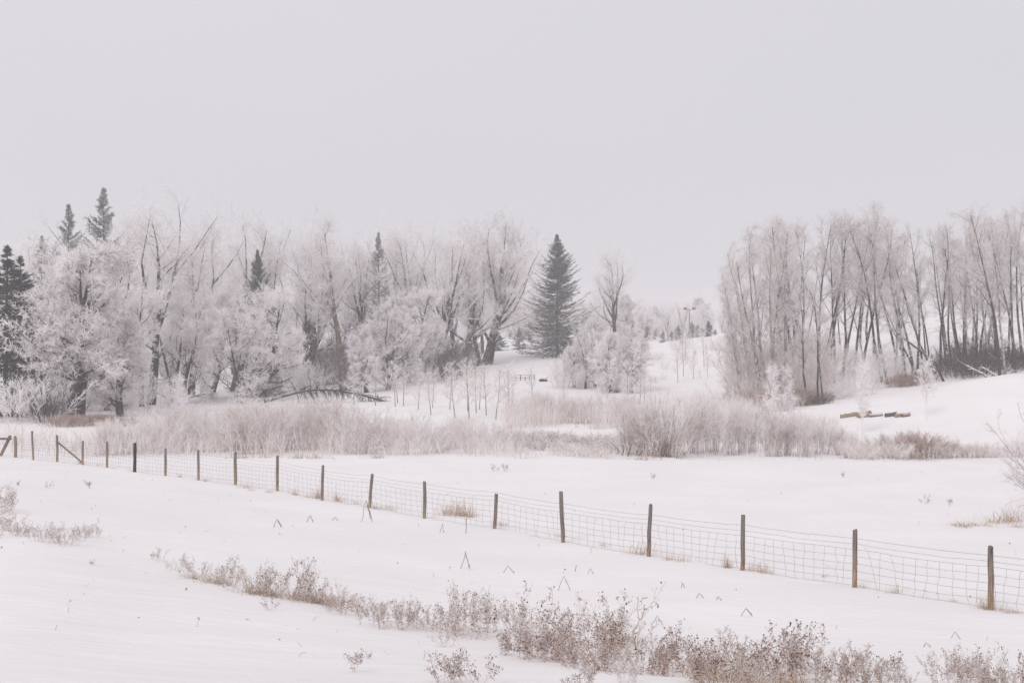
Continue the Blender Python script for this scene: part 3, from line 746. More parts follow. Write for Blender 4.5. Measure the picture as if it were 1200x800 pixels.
# ------------------------------------------------------------------ bowed trunk
def bowed():
    rng = np.random.default_rng(3)
    D = 132; x0, y0, _ = at(380, D); root = link('fallen_tree', None); root.location = (x0, y0, 0)
    props(root, 'thin trunk bowed in a low arch over the snow with dark drooping branches', 'fallen tree')
    uv = [(309, 471), (316, 469), (330, 464.5), (345, 460.5), (358, 458), (370, 456.8), (382, 456.8), (394, 457.6), (405, 459), (418, 461.5), (430, 464.5), (442, 468), (449, 471)]
    P = np.array([[(u - 600) / F * D - x0, 0, CAMZ - (v - 400) / F * D] for u, v in uv])
    P[:, 2] = np.maximum(P[:, 2], [tz(p[0] + x0, D) - .1 for p in P]); P[:, 1] += np.sin(np.linspace(0, 3, len(P))) * .5
    P = P[None]; R = np.linspace(.14, .07, P.shape[1])[None]
    g = Geo(); g.tubes(P, R, 6, rng); link('trunk', g.mesh('bowed_trunk', ['bark_dark']), root)
    b = Geo()
    P1, R1 = sub(rng, P, R, 95, .25, 1, 40, 100, lambda t, L, q: .6 + 1.0 * q, 6, .1, -.26, .4, .028, .04, tip=.4)
    zg = np.array([tz(p[0] + x0, D) for p in P1.reshape(-1, 3)]).reshape(P1.shape[:2])
    P1[..., 2] = np.maximum(P1[..., 2], zg - .05)
    b.tubes(P1, R1, 3, rng)
    P2, R2 = sub(rng, P1, R1, 12, .1, 1, 20, 60, lambda t, L, q: .2 + .4 * q, 3, .15, -.1, .7, .016, .024)
    zg = np.array([tz(p[0] + x0, D) for p in P2.reshape(-1, 3)]).reshape(P2.shape[:2])
    P2[..., 2] = np.maximum(P2[..., 2], zg - .05)
    b.tubes(P2, R2, 2, rng)
    link('branches', b.mesh('bowed_branches', ['dark_brush']), root)
bowed()

# ------------------------------------------------------------------ reeds and dry growth along the creek (one uncountable mass)
def reed_bed():
    rng = np.random.default_rng(8)
    def patch(n, u0, u1, d0, d1, hfun, dens):
        D = rng.uniform(d0, d1, n); u = rng.uniform(u0, u1, n); x = (u - 600) / F * D
        keep = rng.random(n) < dens(u, D, x)
        D, u, x = D[keep], u[keep], x[keep]
        return x, D, hfun(u, D, x) * rng.uniform(.55, 1.1, len(x))
    def clump(x, y, s, lo): return np.clip((_noise2(x * s + 31, y * s * .6 + 17, 21) - lo) * 3.5, .06, 1)
    def h1(u, D, x):
        b = np.interp(u, [-200, 0, 120, 180, 260, 330, 400, 420, 470, 600], [1.5, 1.5, 1.35, 1.9, 2.1, 2.25, 2.1, 1.9, 1.55, 1.4])
        return b * (.42 + .66 * _noise2(x * .45, D * .4, 12))
    xs, ys, hs = [], [], []
    for n, a in ((8500, (-260, 605, 73, 86, h1, lambda u, D, x: clump(x, D, .55, .34) * np.where(D < 74.5, .4, 1))),
                 (2600, (600, 740, 73, 88, lambda u, D, x: .5 + .5 * _noise2(x * .6, D * .5, 4), lambda u, D, x: clump(x, D, .8, .42))),
                 (4200, (590, 760, 97, 108, lambda u, D, x: 1.4 + .9 * _noise2(x * .5, D * .4, 4), lambda u, D, x: clump(x, D, .5, .36))),
                 (450, (740, 1010, 74, 86, lambda u, D, x: .8 + .8 * _noise2(x * .5, D * .4, 14), lambda u, D, x: clump(x, D, .5, .25))),
                 (2600, (760, 900, 100, 118, lambda u, D, x: 1.3 + .7 * _noise2(x * .5, D * .4, 14), lambda u, D, x: clump(x, D, .5, .25))),
                 (1500, (1000, 1500, 74, 82, lambda u, D, x: .5 + .4 * _noise2(x * .5, D * .4, 14), lambda u, D, x: clump(x, D, .6, .3)))):
        x, y, h = patch(n, *a); xs.append(x); ys.append(y); hs.append(h)
    x, y, h = map(np.concatenate, (xs, ys, hs)); K = len(x)
    p0 = np.stack([x, y, terrain(x, y) - .05], -1)
    d0 = np.concatenate([rng.normal(size=(K, 2)) * .16, np.ones((K, 1))], 1)
    g = Geo()
    P, R = line(rng, p0, d0, h, 4, .08, 0, (1, .4), rng.uniform(.009, .015, K))
    g.tubes(P, R, 2, rng)
    P1, R1 = sub(rng, P, R, 5, .25, 1, 14, 42, lambda t, L, q: L * .28 * (.5 + q) * (1.3 - t * .6), 3, .1, .02, .8, .008, .013, tip=.45)
    g.tubes(P1, R1, 2, rng)
    o = link('frosted_reeds', g.mesh('frosted_reeds', ['reed'], False))
    props(o, 'pinkish frosted reeds and dry stems massed along the creek behind the fence', kind='stuff')
reed_bed()

# bushes one can tell apart in and around the reeds
x, y, z = at(778, 78); place(WILLOW, 'willow_bush', 'tall fan-shaped willow bush, largest in the reed bed', 'bush', (x, y, z), 3.25, wide=1.0)
G_RB = 'rounded frosted bushes of the reed bed'
rb = [(746, 79, 2.6), (812, 81, 3.0), (836, 82, 2.8), (858, 80, 3.0), (878, 82, 2.4), (908, 78, 2.3), (920, 79, 2.4), (944, 78, 2.4), (962, 80, 2.1), (980, 79, 1.5), (994, 80, 1.2)]
for k, (u, D, hh) in enumerate(rb):
    x, y, z = at(u, D)
    lab = 'upright frosted bush just left of the fan-shaped willow' if k == 0 else nth(k - 1) + ' upright frosted bush to the right of the fan-shaped willow in the reed bed'
    place(SHP[k % 2], 'frosted_bush', lab, 'bush', (x, y, z), hh, G_RB, wide=1.0)
lb = [(1000, 77, 1.2), (1016, 76, 1.0), (1034, 77, 1.25), (1050, 76, 1.15), (1066, 77, 1.45), (1078, 77, 1.5), (1096, 76, 1.1), (1112, 77, .9), (1134, 76.5, .85), (1146, 77, .9), (1160, 77, .8), (1180, 77, .7), (1199, 77, .9), (1225, 77, .9)]
for k, (u, D, hh) in enumerate(lb):
    x, y, z = at(u, D)
    lab = nth(k) + ' low rounded bush, counting left to right along the edge below the snowy bank'
    place(LOW[1 if k in (4, 5) else 0], 'low_bush', lab, 'bush', (x, y, z), hh * .85, 'low rounded bushes below the snowy bank', wide=1.15)
wb = []
for k in range(36):
    u = 118 + k * 13.6 + rr.uniform(-5, 5)
    wb.append((u, rr.uniform(76, 84), float(np.interp(u, [100, 180, 300, 400, 450, 600], [1.5, 2.2, 2.5, 2.5, 1.8, 1.6])) * rr.uniform(.8, 1.12)))
for k, (u, D, hh) in enumerate(wb):
    x, y, z = at(u, D)
    place((SHP + SH)[(k * 5 + 1) % 6], 'frosted_bush', ['short', 'upright', 'tall'][int(hh > 1.7) + int(hh > 2.3)] + ' frosted willow bush, ' + nth(k) + ' from the left in the reeds behind the fence', 'bush', (x, y, z), hh, 'frosted willow bushes in the reeds behind the fence')
bb = [(618, 104, 2.0), (640, 103, 2.2), (664, 105, 2.0), (690, 103, 2.1), (715, 105, 2.1), (742, 103, 1.9)]
for k, (u, D, hh) in enumerate(bb):
    x, y, z = at(u, D)
    place(SH[k % 4], 'frosted_bush', nth(k) + ' pinkish bush, counting left to right in the far reed patch below the big spruce', 'bush', (x, y, z), hh, 'pinkish bushes of the far reed patch', wide=1.2)
for k, (u, D, hh) in enumerate([(648, 84, .9), (668, 83, .8), (622, 85, .9), (704, 82, .8), (726, 80, 1.0)]):
    x, y, z = at(u, D)
    place(CRK[k % 2], 'dark_shrub', ['dark grey shrub on the creek bank, centre of the row', 'dark grey shrub on the creek bank right of the centre one', 'dark grey shrub on the creek bank at the end of the tall reeds', 'dark grey shrub on the creek bank, second left of the fan-shaped willow', 'dark arching shrub touching the fan-shaped willow'][k], 'shrub', (x, y, z), hh, 'dark shrubs on the creek bank', wide=random.uniform(1.3, 2.0))
dk = [(284, 73, .4), (310, 73, .45), (349, 73, .35), (370, 72.8, .5), (443, 73, .35), (752, 73.2, .5), (1081, 75, .45)]
for k, (u, D, hh) in enumerate(dk):
    x, y, z = at(u, D)
    place(TF[3], 'grass_tuft', 'dark brown tuft at the near edge of the reeds, ' + ['left of the tenth fence post', 'right of the tenth fence post', 'third along', 'darkest one', 'by the leaning post', 'under the fan-shaped willow', 'under the low rounded bushes'][k], 'grass tuft', (x, y, z), hh, 'dark tufts at the near edge of the reeds', wide=1.2)

# ------------------------------------------------------------------ young trees on the meadow
sp = [(505, 112, 436), (507, 120, 432), (527, 118, 432), (533, 108, 424), (548, 116, 428), (550, 107, 420), (558, 114, 428), (562, 118, 430), (570, 112, 426), (581, 107, 430), (596, 107, 425), (600, 114, 440), (627, 118, 428), (415, 126, 425), (440, 124, 420), (463, 122, 428), (473, 123, 424), (490, 118, 436), (295, 106, 440), (466, 128, 418), (660, 116, 440)]
sp.sort()
for k, (u, D, vt) in enumerate(sp):
    kk = SP[k % 3]
    tree(kk, 'young_tree', nth(k) + ' slim young frosted tree, counting left to right across the open meadow', 'tree', u, D, vt, 'slim young trees on the open meadow', random.uniform(-2, 2), wide=1.35)
for k, (u, D, vt, lab) in enumerate([(208, 112, 440, 'young frosted tree with several upright stems on the snow left of the bowed trunk'), (190, 108, 462, 'thin sapling left of the several-stemmed young frosted tree')]):
    tree(SPW[0] if k == 0 else SP[1], 'young_tree', lab, 'tree', u, D, vt, None, wide=1.4)
cl = [(672, 146, 398, 'frosted small tree, the left one of the clump below the lone crooked tree'), (686, 144, 372, 'dark-stemmed frosted tree in the middle of the clump below the crooked tree'), (698, 146, 392, 'frosted small tree hugging the dark-stemmed one on its right'),
      (716, 140, 392, 'tall frosted shrub-tree, right part of the clump below the crooked tree'), (740, 140, 385, 'broad frosted tree at the foot of the hill'), (735, 120, 425, 'slim sapling in front of the broad tree at the hill foot'), (755, 118, 432, 'slim sapling right of the broad tree at the hill foot'), (712, 117, 430, 'slim sapling below the clump, over the far reed patch'), (750, 126, 408, 'thin stemmed young tree right of the broad tree at the hill foot'), (764, 118, 438, 'last slim sapling before the open hill')]
for u, D, vt, lab in cl:
    kk = FL[3] if D > 130 else SP[1]
    if u == 686: kk = CW[4]
    tree(kk, 'frosted_tree' if D > 130 else 'young_tree', lab, 'tree', u, D, vt, None, wide=.85 if D > 130 else 1.3)
for i in range(8):
    u = rr.uniform(655, 745); D = rr.uniform(140, 152); x, y, z = at(u, D)
    place(rr.choice(SHF), 'frosted_shrub', 'frosted undergrowth in the clump below the lone crooked tree', 'shrub', (x, y, z), rr.uniform(1.5, 3.2), 'undergrowth in the clump below the crooked tree')
for u, D, vt, k, lab in [(907, 96, 428, 0, 'bright white sapling before the grove, left one of the pair'), (926, 97, 430, 0, 'bright white sapling before the grove, right one of the pair'), (1009, 92, 424, 0, 'bright white sapling standing in front of the log pile'), (1085, 97, 419, 1, 'pale spreading sapling alone on the snowy bank')]:
    tree(SPW[k], 'young_tree', lab, 'tree', u, D, vt, None, wide=.95)

# ------------------------------------------------------------------ right grove
gt = [  # kind, base u, D, top u, top v
 (5, 881, 128, 866, 284), (5, 891, 126, 878, 275), (5, 873, 130, 852, 328), (5, 899, 130, 886, 265), (2, 906, 132, 899, 268), (5, 921, 130, 905, 262), (4, 934, 132, 916, 258),
 (0, 948, 138, 924, 262), (1, 955, 137, 938, 250), (2, 962, 137, 962, 254), (0, 967, 138, 971, 256), (3, 979, 142, 991, 262), (1, 984, 142, 1014, 250), (4, 988, 143, 1000, 270),
 (2, 959, 122, 940, 330), (4, 946, 124, 930, 340), (3, 965, 124, 966, 345), (0, 1034, 138, 988, 255), (1, 1016, 182, 1013, 240), (2, 1008, 180, 1003, 262), (3, 1033, 146, 1042, 245), (0, 1040, 136, 1008, 290),
 (1, 1070, 142, 1063, 270), (2, 1075, 146, 1080, 262), (4, 1062, 140, 1050, 300), (0, 1097, 136, 1040, 320), (3, 1090, 148, 1072, 300), (0, 1127, 150, 1086, 268), (1, 1128, 142, 1116, 252), (4, 1134, 150, 1120, 280),
 (2, 1148, 146, 1152, 262), (5, 1160, 138, 1150, 254), (0, 1172, 130, 1162, 240), (5, 1178, 132, 1172, 258), (1, 1186, 140, 1184, 262), (2, 1198, 146, 1192, 240), (5, 1168, 150, 1150, 290), (4, 1110, 160, 1098, 285), (3, 1055, 165, 1060, 290),
 (0, 1215, 136, 1205, 246), (1, 1240, 134, 1246, 250), (2, 1262, 140, 1255, 262), (5, 1228, 142, 1222, 236), (5, 914, 140, 910, 280), (5, 862, 138, 850, 352), (4, 928, 144, 936, 270), (0, 1002, 150, 1012, 268), (2, 1024, 160, 1030, 262), (5, 1140, 160, 1136, 262), (5, 1050, 150, 1058, 275), (0, 1052, 142, 1036, 262), (1, 1058, 150, 1066, 258), (2, 1083, 140, 1064, 275), (4, 1102, 142, 1106, 265), (0, 1115, 146, 1092, 280), (3, 1142, 142, 1128, 258), (1, 1156, 150, 1168, 250), (4, 1078, 134, 1030, 330), (2, 1010, 142, 1020, 258), (0, 972, 146, 980, 252), (3, 938, 136, 900, 275), (5, 868, 127, 846, 348), (5, 876, 134, 854, 310), (5, 886, 133, 868, 292), (4, 895, 128, 872, 300), (5, 910, 126, 888, 280), (5, 925, 136, 908, 268), (0, 942, 142, 930, 262), (1, 1108, 152, 1112, 268), (0, 1122, 156, 1100, 290), (4, 1146, 141, 1140, 275), (5, 1156, 144, 1162, 262), (2, 1166, 148, 1178, 256), (0, 1190, 134, 1178, 262), (3, 1204, 152, 1206, 258), (5, 1136, 138, 1124, 290), (4, 1182, 152, 1190, 275)]
gt.sort(key=lambda q: q[1])
def section_counts(us, edges):
    out, cnt = [], {}
    for u in us:
        q = sum(u >= e for e in edges); cnt[q] = cnt.get(q, -1) + 1; out.append((q, cnt[q]))
    return out
SG = section_counts([q[1] for q in gt], (940, 1045, 1150))
for k, (kk, u, D, ut, vt) in enumerate(gt):
    base = 'pale slender' if kk == 5 else 'dark'
    vb = 400 + F * (CAMZ - at(u, D)[2]) / D
    a = math.degrees(math.atan2(ut - u, vb - vt))
    pose = 'leaning left' if a < -7 else 'leaning right' if a > 7 else 'upright'
    tree(GT[kk], 'grove_tree', f'{base} {pose} trunk, {nth(SG[k][1])} from left in ' + ['the pale left end of the grove', 'the dark middle of the grove', 'the brushy right half of the grove', 'the far right end of the grove'][SG[k][0]], 'tree', u, D, vt, 'tall bare trees of the right grove', ut - u)
for i in range(10):
    u = rr.uniform(870, 1230); D = rr.uniform(152, 182)
    tree(rr.choice(GT), 'grove_tree', 'thin faint trunk at the back of the right grove', 'tree', u, D, rr.uniform(275, 330), 'faint trunks at the back of the right grove', rr.uniform(-25, 12))
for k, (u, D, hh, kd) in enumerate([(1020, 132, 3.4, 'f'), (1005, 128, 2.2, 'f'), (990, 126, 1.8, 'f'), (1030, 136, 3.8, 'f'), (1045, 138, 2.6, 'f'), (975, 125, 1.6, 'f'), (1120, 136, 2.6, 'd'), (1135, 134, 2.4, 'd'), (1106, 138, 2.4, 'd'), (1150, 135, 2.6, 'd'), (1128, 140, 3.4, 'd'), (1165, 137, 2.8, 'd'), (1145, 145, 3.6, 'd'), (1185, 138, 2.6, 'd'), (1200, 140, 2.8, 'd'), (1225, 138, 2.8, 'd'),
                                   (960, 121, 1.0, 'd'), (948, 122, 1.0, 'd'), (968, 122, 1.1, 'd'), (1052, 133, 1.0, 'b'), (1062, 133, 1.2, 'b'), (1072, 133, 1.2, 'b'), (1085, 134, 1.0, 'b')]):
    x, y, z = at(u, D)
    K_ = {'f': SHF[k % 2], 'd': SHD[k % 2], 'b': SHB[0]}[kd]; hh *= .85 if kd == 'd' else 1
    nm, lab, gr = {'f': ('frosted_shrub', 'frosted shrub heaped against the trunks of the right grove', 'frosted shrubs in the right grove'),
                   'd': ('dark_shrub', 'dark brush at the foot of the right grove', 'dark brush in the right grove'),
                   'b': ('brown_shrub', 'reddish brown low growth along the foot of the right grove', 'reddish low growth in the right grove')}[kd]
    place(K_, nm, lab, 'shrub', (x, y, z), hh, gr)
for i in range(16):
    u = rr.uniform(835, 950); D = rr.uniform(112, 128); x, y, z = at(u, D)
    place(SHB[0] if i % 3 else SH[2], 'brown_shrub', 'reddish brown frosted growth at the left foot of the right grove', 'shrub', (x, y, z), rr.uniform(.8, 1.7), 'reddish growth at the left foot of the grove', wide=1.3)
for i in range(22):
    u = rr.uniform(862, 965); D = rr.uniform(124, 140); x, y, z = at(u, D)
    place(SH[i % 4], 'frosted_bush', 'olive grey thicket among the left trunks of the right grove', 'bush', (x, y, z), rr.uniform(2.5, 6), 'thicket among the left trunks of the grove')

for i in range(14):
    u = rr.uniform(755, 868); D = rr.uniform(145, 205); x, y, z = at(u, D)
    place(SHF[i % 2], 'frosted_shrub', 'faint frosted shrub on the open hill slope left of the grove', 'shrub', (x, y, z), rr.uniform(.7, 2.0), 'faint shrubs on the open hill slope')
for i in range(9):
    u = rr.uniform(745, 862); D = rr.uniform(135, 200); x, y, z = at(u, D)
    place(SP[i % 3], 'young_tree', 'faint thin sapling on the open hill slope left of the grove', 'tree', (x, y, z), rr.uniform(2.5, 5), 'faint saplings on the open hill slope')

def fallen(name, label, a, b, r, D, mat='bark_dark'):
    rng = np.random.default_rng(int(a[0])); n = 7
    (u0, v0), (u1, v1) = a, b; s = np.linspace(0, 1, n)
    P = np.stack([((u0 + (u1 - u0) * s) - 600) / F * D, D + s * 1.5, CAMZ - ((v0 + (v1 - v0) * s) - 400) / F * D], -1)
    P[0, 2] = tz(P[0, 0], P[0, 1]) - .05
    root = link(name, None); root.location = P[0]; P = (P - P[0])[None]; R = np.linspace(r, r * .5, n)[None]
    g = Geo(); g.tubes(P, R, 6, rng, cap=True); link('trunk', g.mesh('fallen_trunk', [mat]), root)
    P1, R1 = sub(rng, P, R, 6, .4, 1, 40, 80, lambda t, L, q: .4 + .8 * q, 4, .2, 0, .4, .012, tip=.3)
    g = Geo(); g.tubes(P1, R1, 3, rng); link('branches', g.mesh('fallen_branches', ['grove_twig']), root)
    props(root, label, 'fallen tree')
fallen('fallen_tree', 'long dark trunk toppled leftward across the right grove', (1106, 432), (1050, 385), .13, 133)
fallen('fallen_tree', 'pale fallen trunk lying on the bank crest, left of two', (1158, 441), (1138, 428), .13, 130, 'bark_pale')
fallen('fallen_tree', 'pale fallen trunk lying on the bank crest, right of two', (1172, 443), (1157, 430), .15, 130, 'bark_pale')
fallen('fallen_tree', 'thin dark trunk arching low over the brush in the right grove', (1076, 436), (1040, 370), .08, 138)

# ------------------------------------------------------------------ far treeline beyond the hill
for i in range(112):
    u = rr.uniform(600, 900) if i < 90 else rr.uniform(-100, 600) if i < 100 else rr.uniform(900, 1250)
    D = rr.uniform(318, 430)
    vt = rr.uniform(350, 374) - (6 if u < 740 else 0)
    tree(rr.choice(CWP if rr.random() < .6 else FL[2:]), 'distant_tree', 'hazy pale tree in the far treeline beyond the hill', 'tree', u, D, vt, 'far treeline beyond the hill')

# ------------------------------------------------------------------ lamp pole on the hill
def lamp_pole():
    rng = np.random.default_rng(2); D = 300; x, y, z = at(808, D); root = link('lamp_pole', None); root.location = (x, y, z)
    top = CAMZ + (400 - 362) / F * D - z
    props(root, 'thin pole with two floodlights above the far treeline on the hill', 'lamp pole')
    g = Geo(); g.tubes(np.array([[[0, 0, -.5], [0, 0, top * .5], [0, 0, top]]]), np.array([[.11, .09, .06]]), 6, rng); link('pole', g.mesh('pole', ['lamp']), root)
    g = Geo(); g.tubes(np.array([[[-.95, 0, top - .15], [.95, 0, top - .15]]]), np.array([[.04, .04]]), 4, rng, cap=True); link('cross_arm', g.mesh('cross_arm', ['lamp']), root)
    for s in (-1, 1):
        g = Geo(); g.tubes(np.array([[[s * .62, 0, top - .02], [s * .7, 0, top + .12], [s * 1.1, 0, top + .08], [s * 1.2, 0, top - .06]]]), np.array([[.12, .24, .24, .14]]), 8, rng, cap=True)
        link('floodlight', g.mesh('floodlight', ['lamp']), root)
lamp_pole()

# ------------------------------------------------------------------ rail barrier, stump, log piles
def barrier():
    rng = np.random.default_rng(2); root = link('rail_barrier', None); D = 153; x0, y0, z0 = at(615, D); root.location = (x0, y0, z0)
    props(root, 'short wooden rail barrier on the snow below the big spruce', 'barrier')
    us = [604, 610, 615.5, 620.5, 626]; w = [(u - 615) / F * D for u in us]
    for k, px_ in enumerate(w):
        g = Geo(); g.tubes(np.array([[[0, 0, -.2], [0, 0, .3], [0, 0, .6 if k != 2 else .4]]]), np.full((1, 3), .05), 6, rng, cap=True); o = link('post', g.mesh('post', ['bark_dark']), root); o.location = (px_, 0, 0)
    for zz in (.28, .54):
        g = Geo(); g.tubes(np.array([[[w[0] - .1, .07, zz], [0, .07, zz], [w[-1] + .1, .07, zz - .02]]]), np.full((1, 3), .028), 5, rng, cap=True); link('rail', g.mesh('rail', ['bark']), root)
barrier()
def stump(u, v, D, wd, hh, label):
    rng = np.random.default_rng(u); x, y, z = at(u, D); g = Geo()
    P = np.array([[[-wd / 2, 0, hh * .45], [-wd * .25, .1, hh * .55], [wd * .2, -.05, hh * .6], [wd / 2, 0, hh * .4]]]); g.tubes(P, np.array([[hh * .4, hh * .55, hh * .5, hh * .35]]), 7, rng, cap=True)
    P2 = np.array([[[-wd * .2, -.2, -.1], [-wd * .15, -.1, hh * .7], [-wd * .22, 0, hh * 1.4]], [[wd * .2, .1, -.1], [wd * .3, .1, hh], [wd * .45, .1, hh * 1.6]]]); g.tubes(P2, np.full((2, 3), hh * .13), 5, rng)
    o = link('tree_stump', g.mesh('stump', ['bark_dark'])); o.location = (x, y, z); props(o, label, 'stump')
stump(637, 446, 152, .9, .28, 'dark low stump right of the rail barrier')
stump(723, 454, 140, .6, .3, 'dark low stump at the right foot of the frosted clump')

def log(name, label, u0, u1, v, D, r, mat, n=1, group=None):
    rng = np.random.default_rng(int(u0 * 7)); x0, y0, z0 = hit((u0 + u1) / 2, 488.5 - (D - 101) * 2); D = y0; L = (u1 - u0) / F * D
    m = 8; s = np.linspace(-.5, .5, m); g = Geo()
    P = np.zeros((1, m, 3)); P[0, :, 0] = s * L; P[0, :, 1] = rng.normal() * .15 * s; P[0, :, 2] = rng.normal(size=m) * .012
    P[0, :, 2] += [tz(x0 + q * L, y0) - z0 for q in s]
    g.tubes(P, r * rng.uniform(.9, 1.08, (1, m)), 9, rng, cap=True)
    Q = P.copy(); Q[..., 2] += r * .72; Q[..., 1] += r * .25; g.tubes(Q[:, 1:-1], r * rng.uniform(.2, .5, (1, m - 2)), 6, rng, 1, True)    # snow along the top
    o = link(name, g.mesh('log', [mat, 'snow'])); o.location = (x0, y0, z0 + r * .7 + v)
    props(o, label, 'log', group)
DL = 101
zl = lambda u: 400 + F * (CAMZ - at(u, DL)[2]) / DL
GL = 'cut logs lying on the snowy bank'
log('cut_log', 'long tan log at the left end of the log pile', 985, 1006, 0, DL, .17, 'log_tan', group=GL)
log('cut_log', 'thick tan log behind the white sapling in the log pile', 1004, 1021, .06, DL + .3, .18, 'log_tan', group=GL)
log('cut_log', 'short snowy log at the right end of the log pile', 1019, 1034, 0, DL + .1, .13, 'bark_pale', group=GL)
log('cut_log', 'front tan log lying under the white sapling', 1006, 1019, 0, DL - .1, .12, 'log_tan', group=GL)
log('cut_log', 'dark log at the left of the small log pile right of the white sapling', 1037, 1051, 0, DL + .2, .16, 'log_dark', group=GL)
log('cut_log', 'orange split log in the middle of the small log pile', 1049, 1058, 0, DL, .15, 'log_orange', group=GL)
log('cut_log', 'dark brown log at the right tip of the small log pile', 1057, 1066, 0, DL + .1, .16, 'bark_brown', group=GL)

# ------------------------------------------------------------------ bare bush entering at the right edge
def edge_bush():
    rng = np.random.default_rng(12); D = 46; x, y, z = at(1232, D); root = link('bare_bush', None); root.location = (x, y, z)
    props(root, 'bare grey bush reaching spidery twigs in from the right edge of the photo', 'bush')
    g, c = Geo(), Geo(); n = 16
    p0 = np.zeros((n, 3)); p0[:, :2] = rng.normal(size=(n, 2)) * .3; p0[:, 2] = -.1
    d0 = np.concatenate([rng.normal(size=(n, 2)) * .55 + [-.12, 0], np.ones((n, 1))], 1)
    P0, R0 = line(rng, p0, d0, rng.uniform(2.4, 3.9, n), 9, .13, .0, (1, .25), .022); g.tubes(P0, R0, 5, rng)
    P1, R1 = sub(rng, P0, R0, 9, .15, 1, 25, 65, lambda t, L, q: L * .4 * (.4 + .8 * q) * (1.2 - .6 * t), 7, .13, .0, .6, .006, .012, tip=.4); g.tubes(P1, R1, 4, rng)
    P2, R2 = sub(rng, P1, R1, 8, .1, 1, 25, 60, lambda t, L, q: .15 + .5 * q * q, 5, .16, .02, .7, .004, .006, tip=.6); c.tubes(P2, R2, 3, rng)
    P3, R3 = sub(rng, P2, R2, 4, .1, 1, 25, 60, lambda t, L, q: .05 + .14 * q, 3, .15, .02, .8, .0035, .005, tip=.7); c.tubes(P3, R3, 2, rng)
    link('stems', g.mesh('bare_bush_stems', ['bark_pale']), root); link('twigs', c.mesh('bare_bush_twigs', ['grove_twig'], False), root)
edge_bush()

# ------------------------------------------------------------------ dead weeds in the foreground
BAND = [(187,658,18),(196,664,26),(205,669,30),(217,674,34),(228,677,40),(240,679,36),(252,683,28),(266,686,34),(274,688,38),(286,692,30),(296,694,34),(307,696,46),(318,699,36),(331,700,36),(343,702,48),(354,704,38),(366,706,34),(378,708,36),(388,713,34),(398,718,36),(410,716,26),(419,726,28),(431,722,26),(440,732,36),(450,736,36),(459,734,28),(470,731,34),(477,739,40),(487,737,42),(498,743,48),(508,738,52),(519,746,58),(530,740,52),(541,738,48),(551,747,58),(562,746,50),(574,740,50),(584,740,52),(592,749,58),(601,738,48),(610,744,44),(620,734,44),(627,747,42)]
LOWR = [(522,757,26),(580,766,30),(591,768,32),(606,762,30),(616,772,36),(626,777,40),(640,770,44),(650,775,52),(657,772,56),(663,764,50),(668,780,52),(676,783,42),(690,750,42),(700,768,46),(705,756,56),(714,756,62),(722,757,58),(731,752,44),(698,788,36),(712,786,38),(724,788,36),(737,784,42),(749,788,40),(761,789,42),(771,784,36),(782,792,30),(735,800,30),(660,802,30),(690,806,30),(800,778,40),(806,788,46),(820,800,54),(832,800,48),(846,806,44),(862,776,42),(871,794,56),(881,796,54),(858,806,44),(902,796,56),(911,800,64),(920,802,68),(930,800,62),(942,798,52),(951,802,44),(963,802,36),(890,810,44)]
RGT = [(988,790,26),(1007,784,30),(1019,798,30),(1034,800,36),(1046,806,34),(1062,806,26),(1114,806,46),(1124,806,46),(1132,804,48),(1144,806,52),(1153,808,44),(1164,812,40),(1176,810,28),(1190,808,24),(1204,812,44),(1222,812,46),(1000,806,30),(980,808,40)]
LFT = [(2,598,26),(10,602,30),(-8,600,30),(1,622,20),(11,622,22),(20,626,18),(24,628,22),(36,628,18),(45,634,20),(56,636,20),(64,626,16),(72,636,22),(81,640,26),(92,633,22),(100,629,16),(108,630,16),(116,629,13),(-14,630,26)]
def weeds(lst, kinds, name, lab, group, wmin=.95):
    for k, (u, v, hpx) in enumerate(lst):
        x, y, z = hit(u, v)
        place(random.choice(kinds), name, lab(k, u, v, hpx), 'weeds', (x, y, z), hpx / F * y * random.choice((.55, .75, .88, 1.0) if lst is BAND else (.78, .92, 1.0, 1.12)), group, wide=random.uniform(wmin, wmin + .35))
BAND.sort(); LOWR.sort(); RGT.sort(); LFT.sort()
BAND = [q for k, q in enumerate(BAND) if k % 4 != 1]; LOWR = [q for k, q in enumerate(LOWR) if k % 4 != 1]
SB = section_counts([q[0] for q in BAND], (262, 384, 465)); SL = section_counts([q[0] for q in LOWR], (645, 745, 886))
weeds(BAND, WD, 'weed_clump', lambda k, u, v, h: nth(SB[k][1]) + ' weed clump from the left in ' + ['the thin upper end of the diagonal strip', 'the dark-based stretch of the diagonal strip', 'the low gappy middle of the diagonal strip', 'the dense tall stretch of the diagonal strip'][SB[k][0]], 'weed clumps of the diagonal strip')
weeds(LOWR, WR + [WD[1], WD[3]], 'weed_clump', lambda k, u, v, h: nth(SL[k][1]) + ' weed clump from the left in ' + ['the sparse fringe below the diagonal strip', 'the tall patch below the third post from right', 'the rusty patch between the two bushiest patches', 'the bushiest brown patch on the bottom edge'][SL[k][0]], 'weed clumps of the thick lower patch')
weeds(RGT, WR + [WD[3], WD[6]], 'weed_clump', lambda k, u, v, h: nth(k) + ' weed clump, counting left to right near the bottom right corner', 'weed clumps near the bottom right corner')
weeds(LFT, [WD[0], WD[1], WD[3], WD[5]], 'weed_clump', lambda k, u, v, h: nth(k) + ' pale weed clump, counting left to right in the patch by the left edge', 'weed clumps by the left edge')
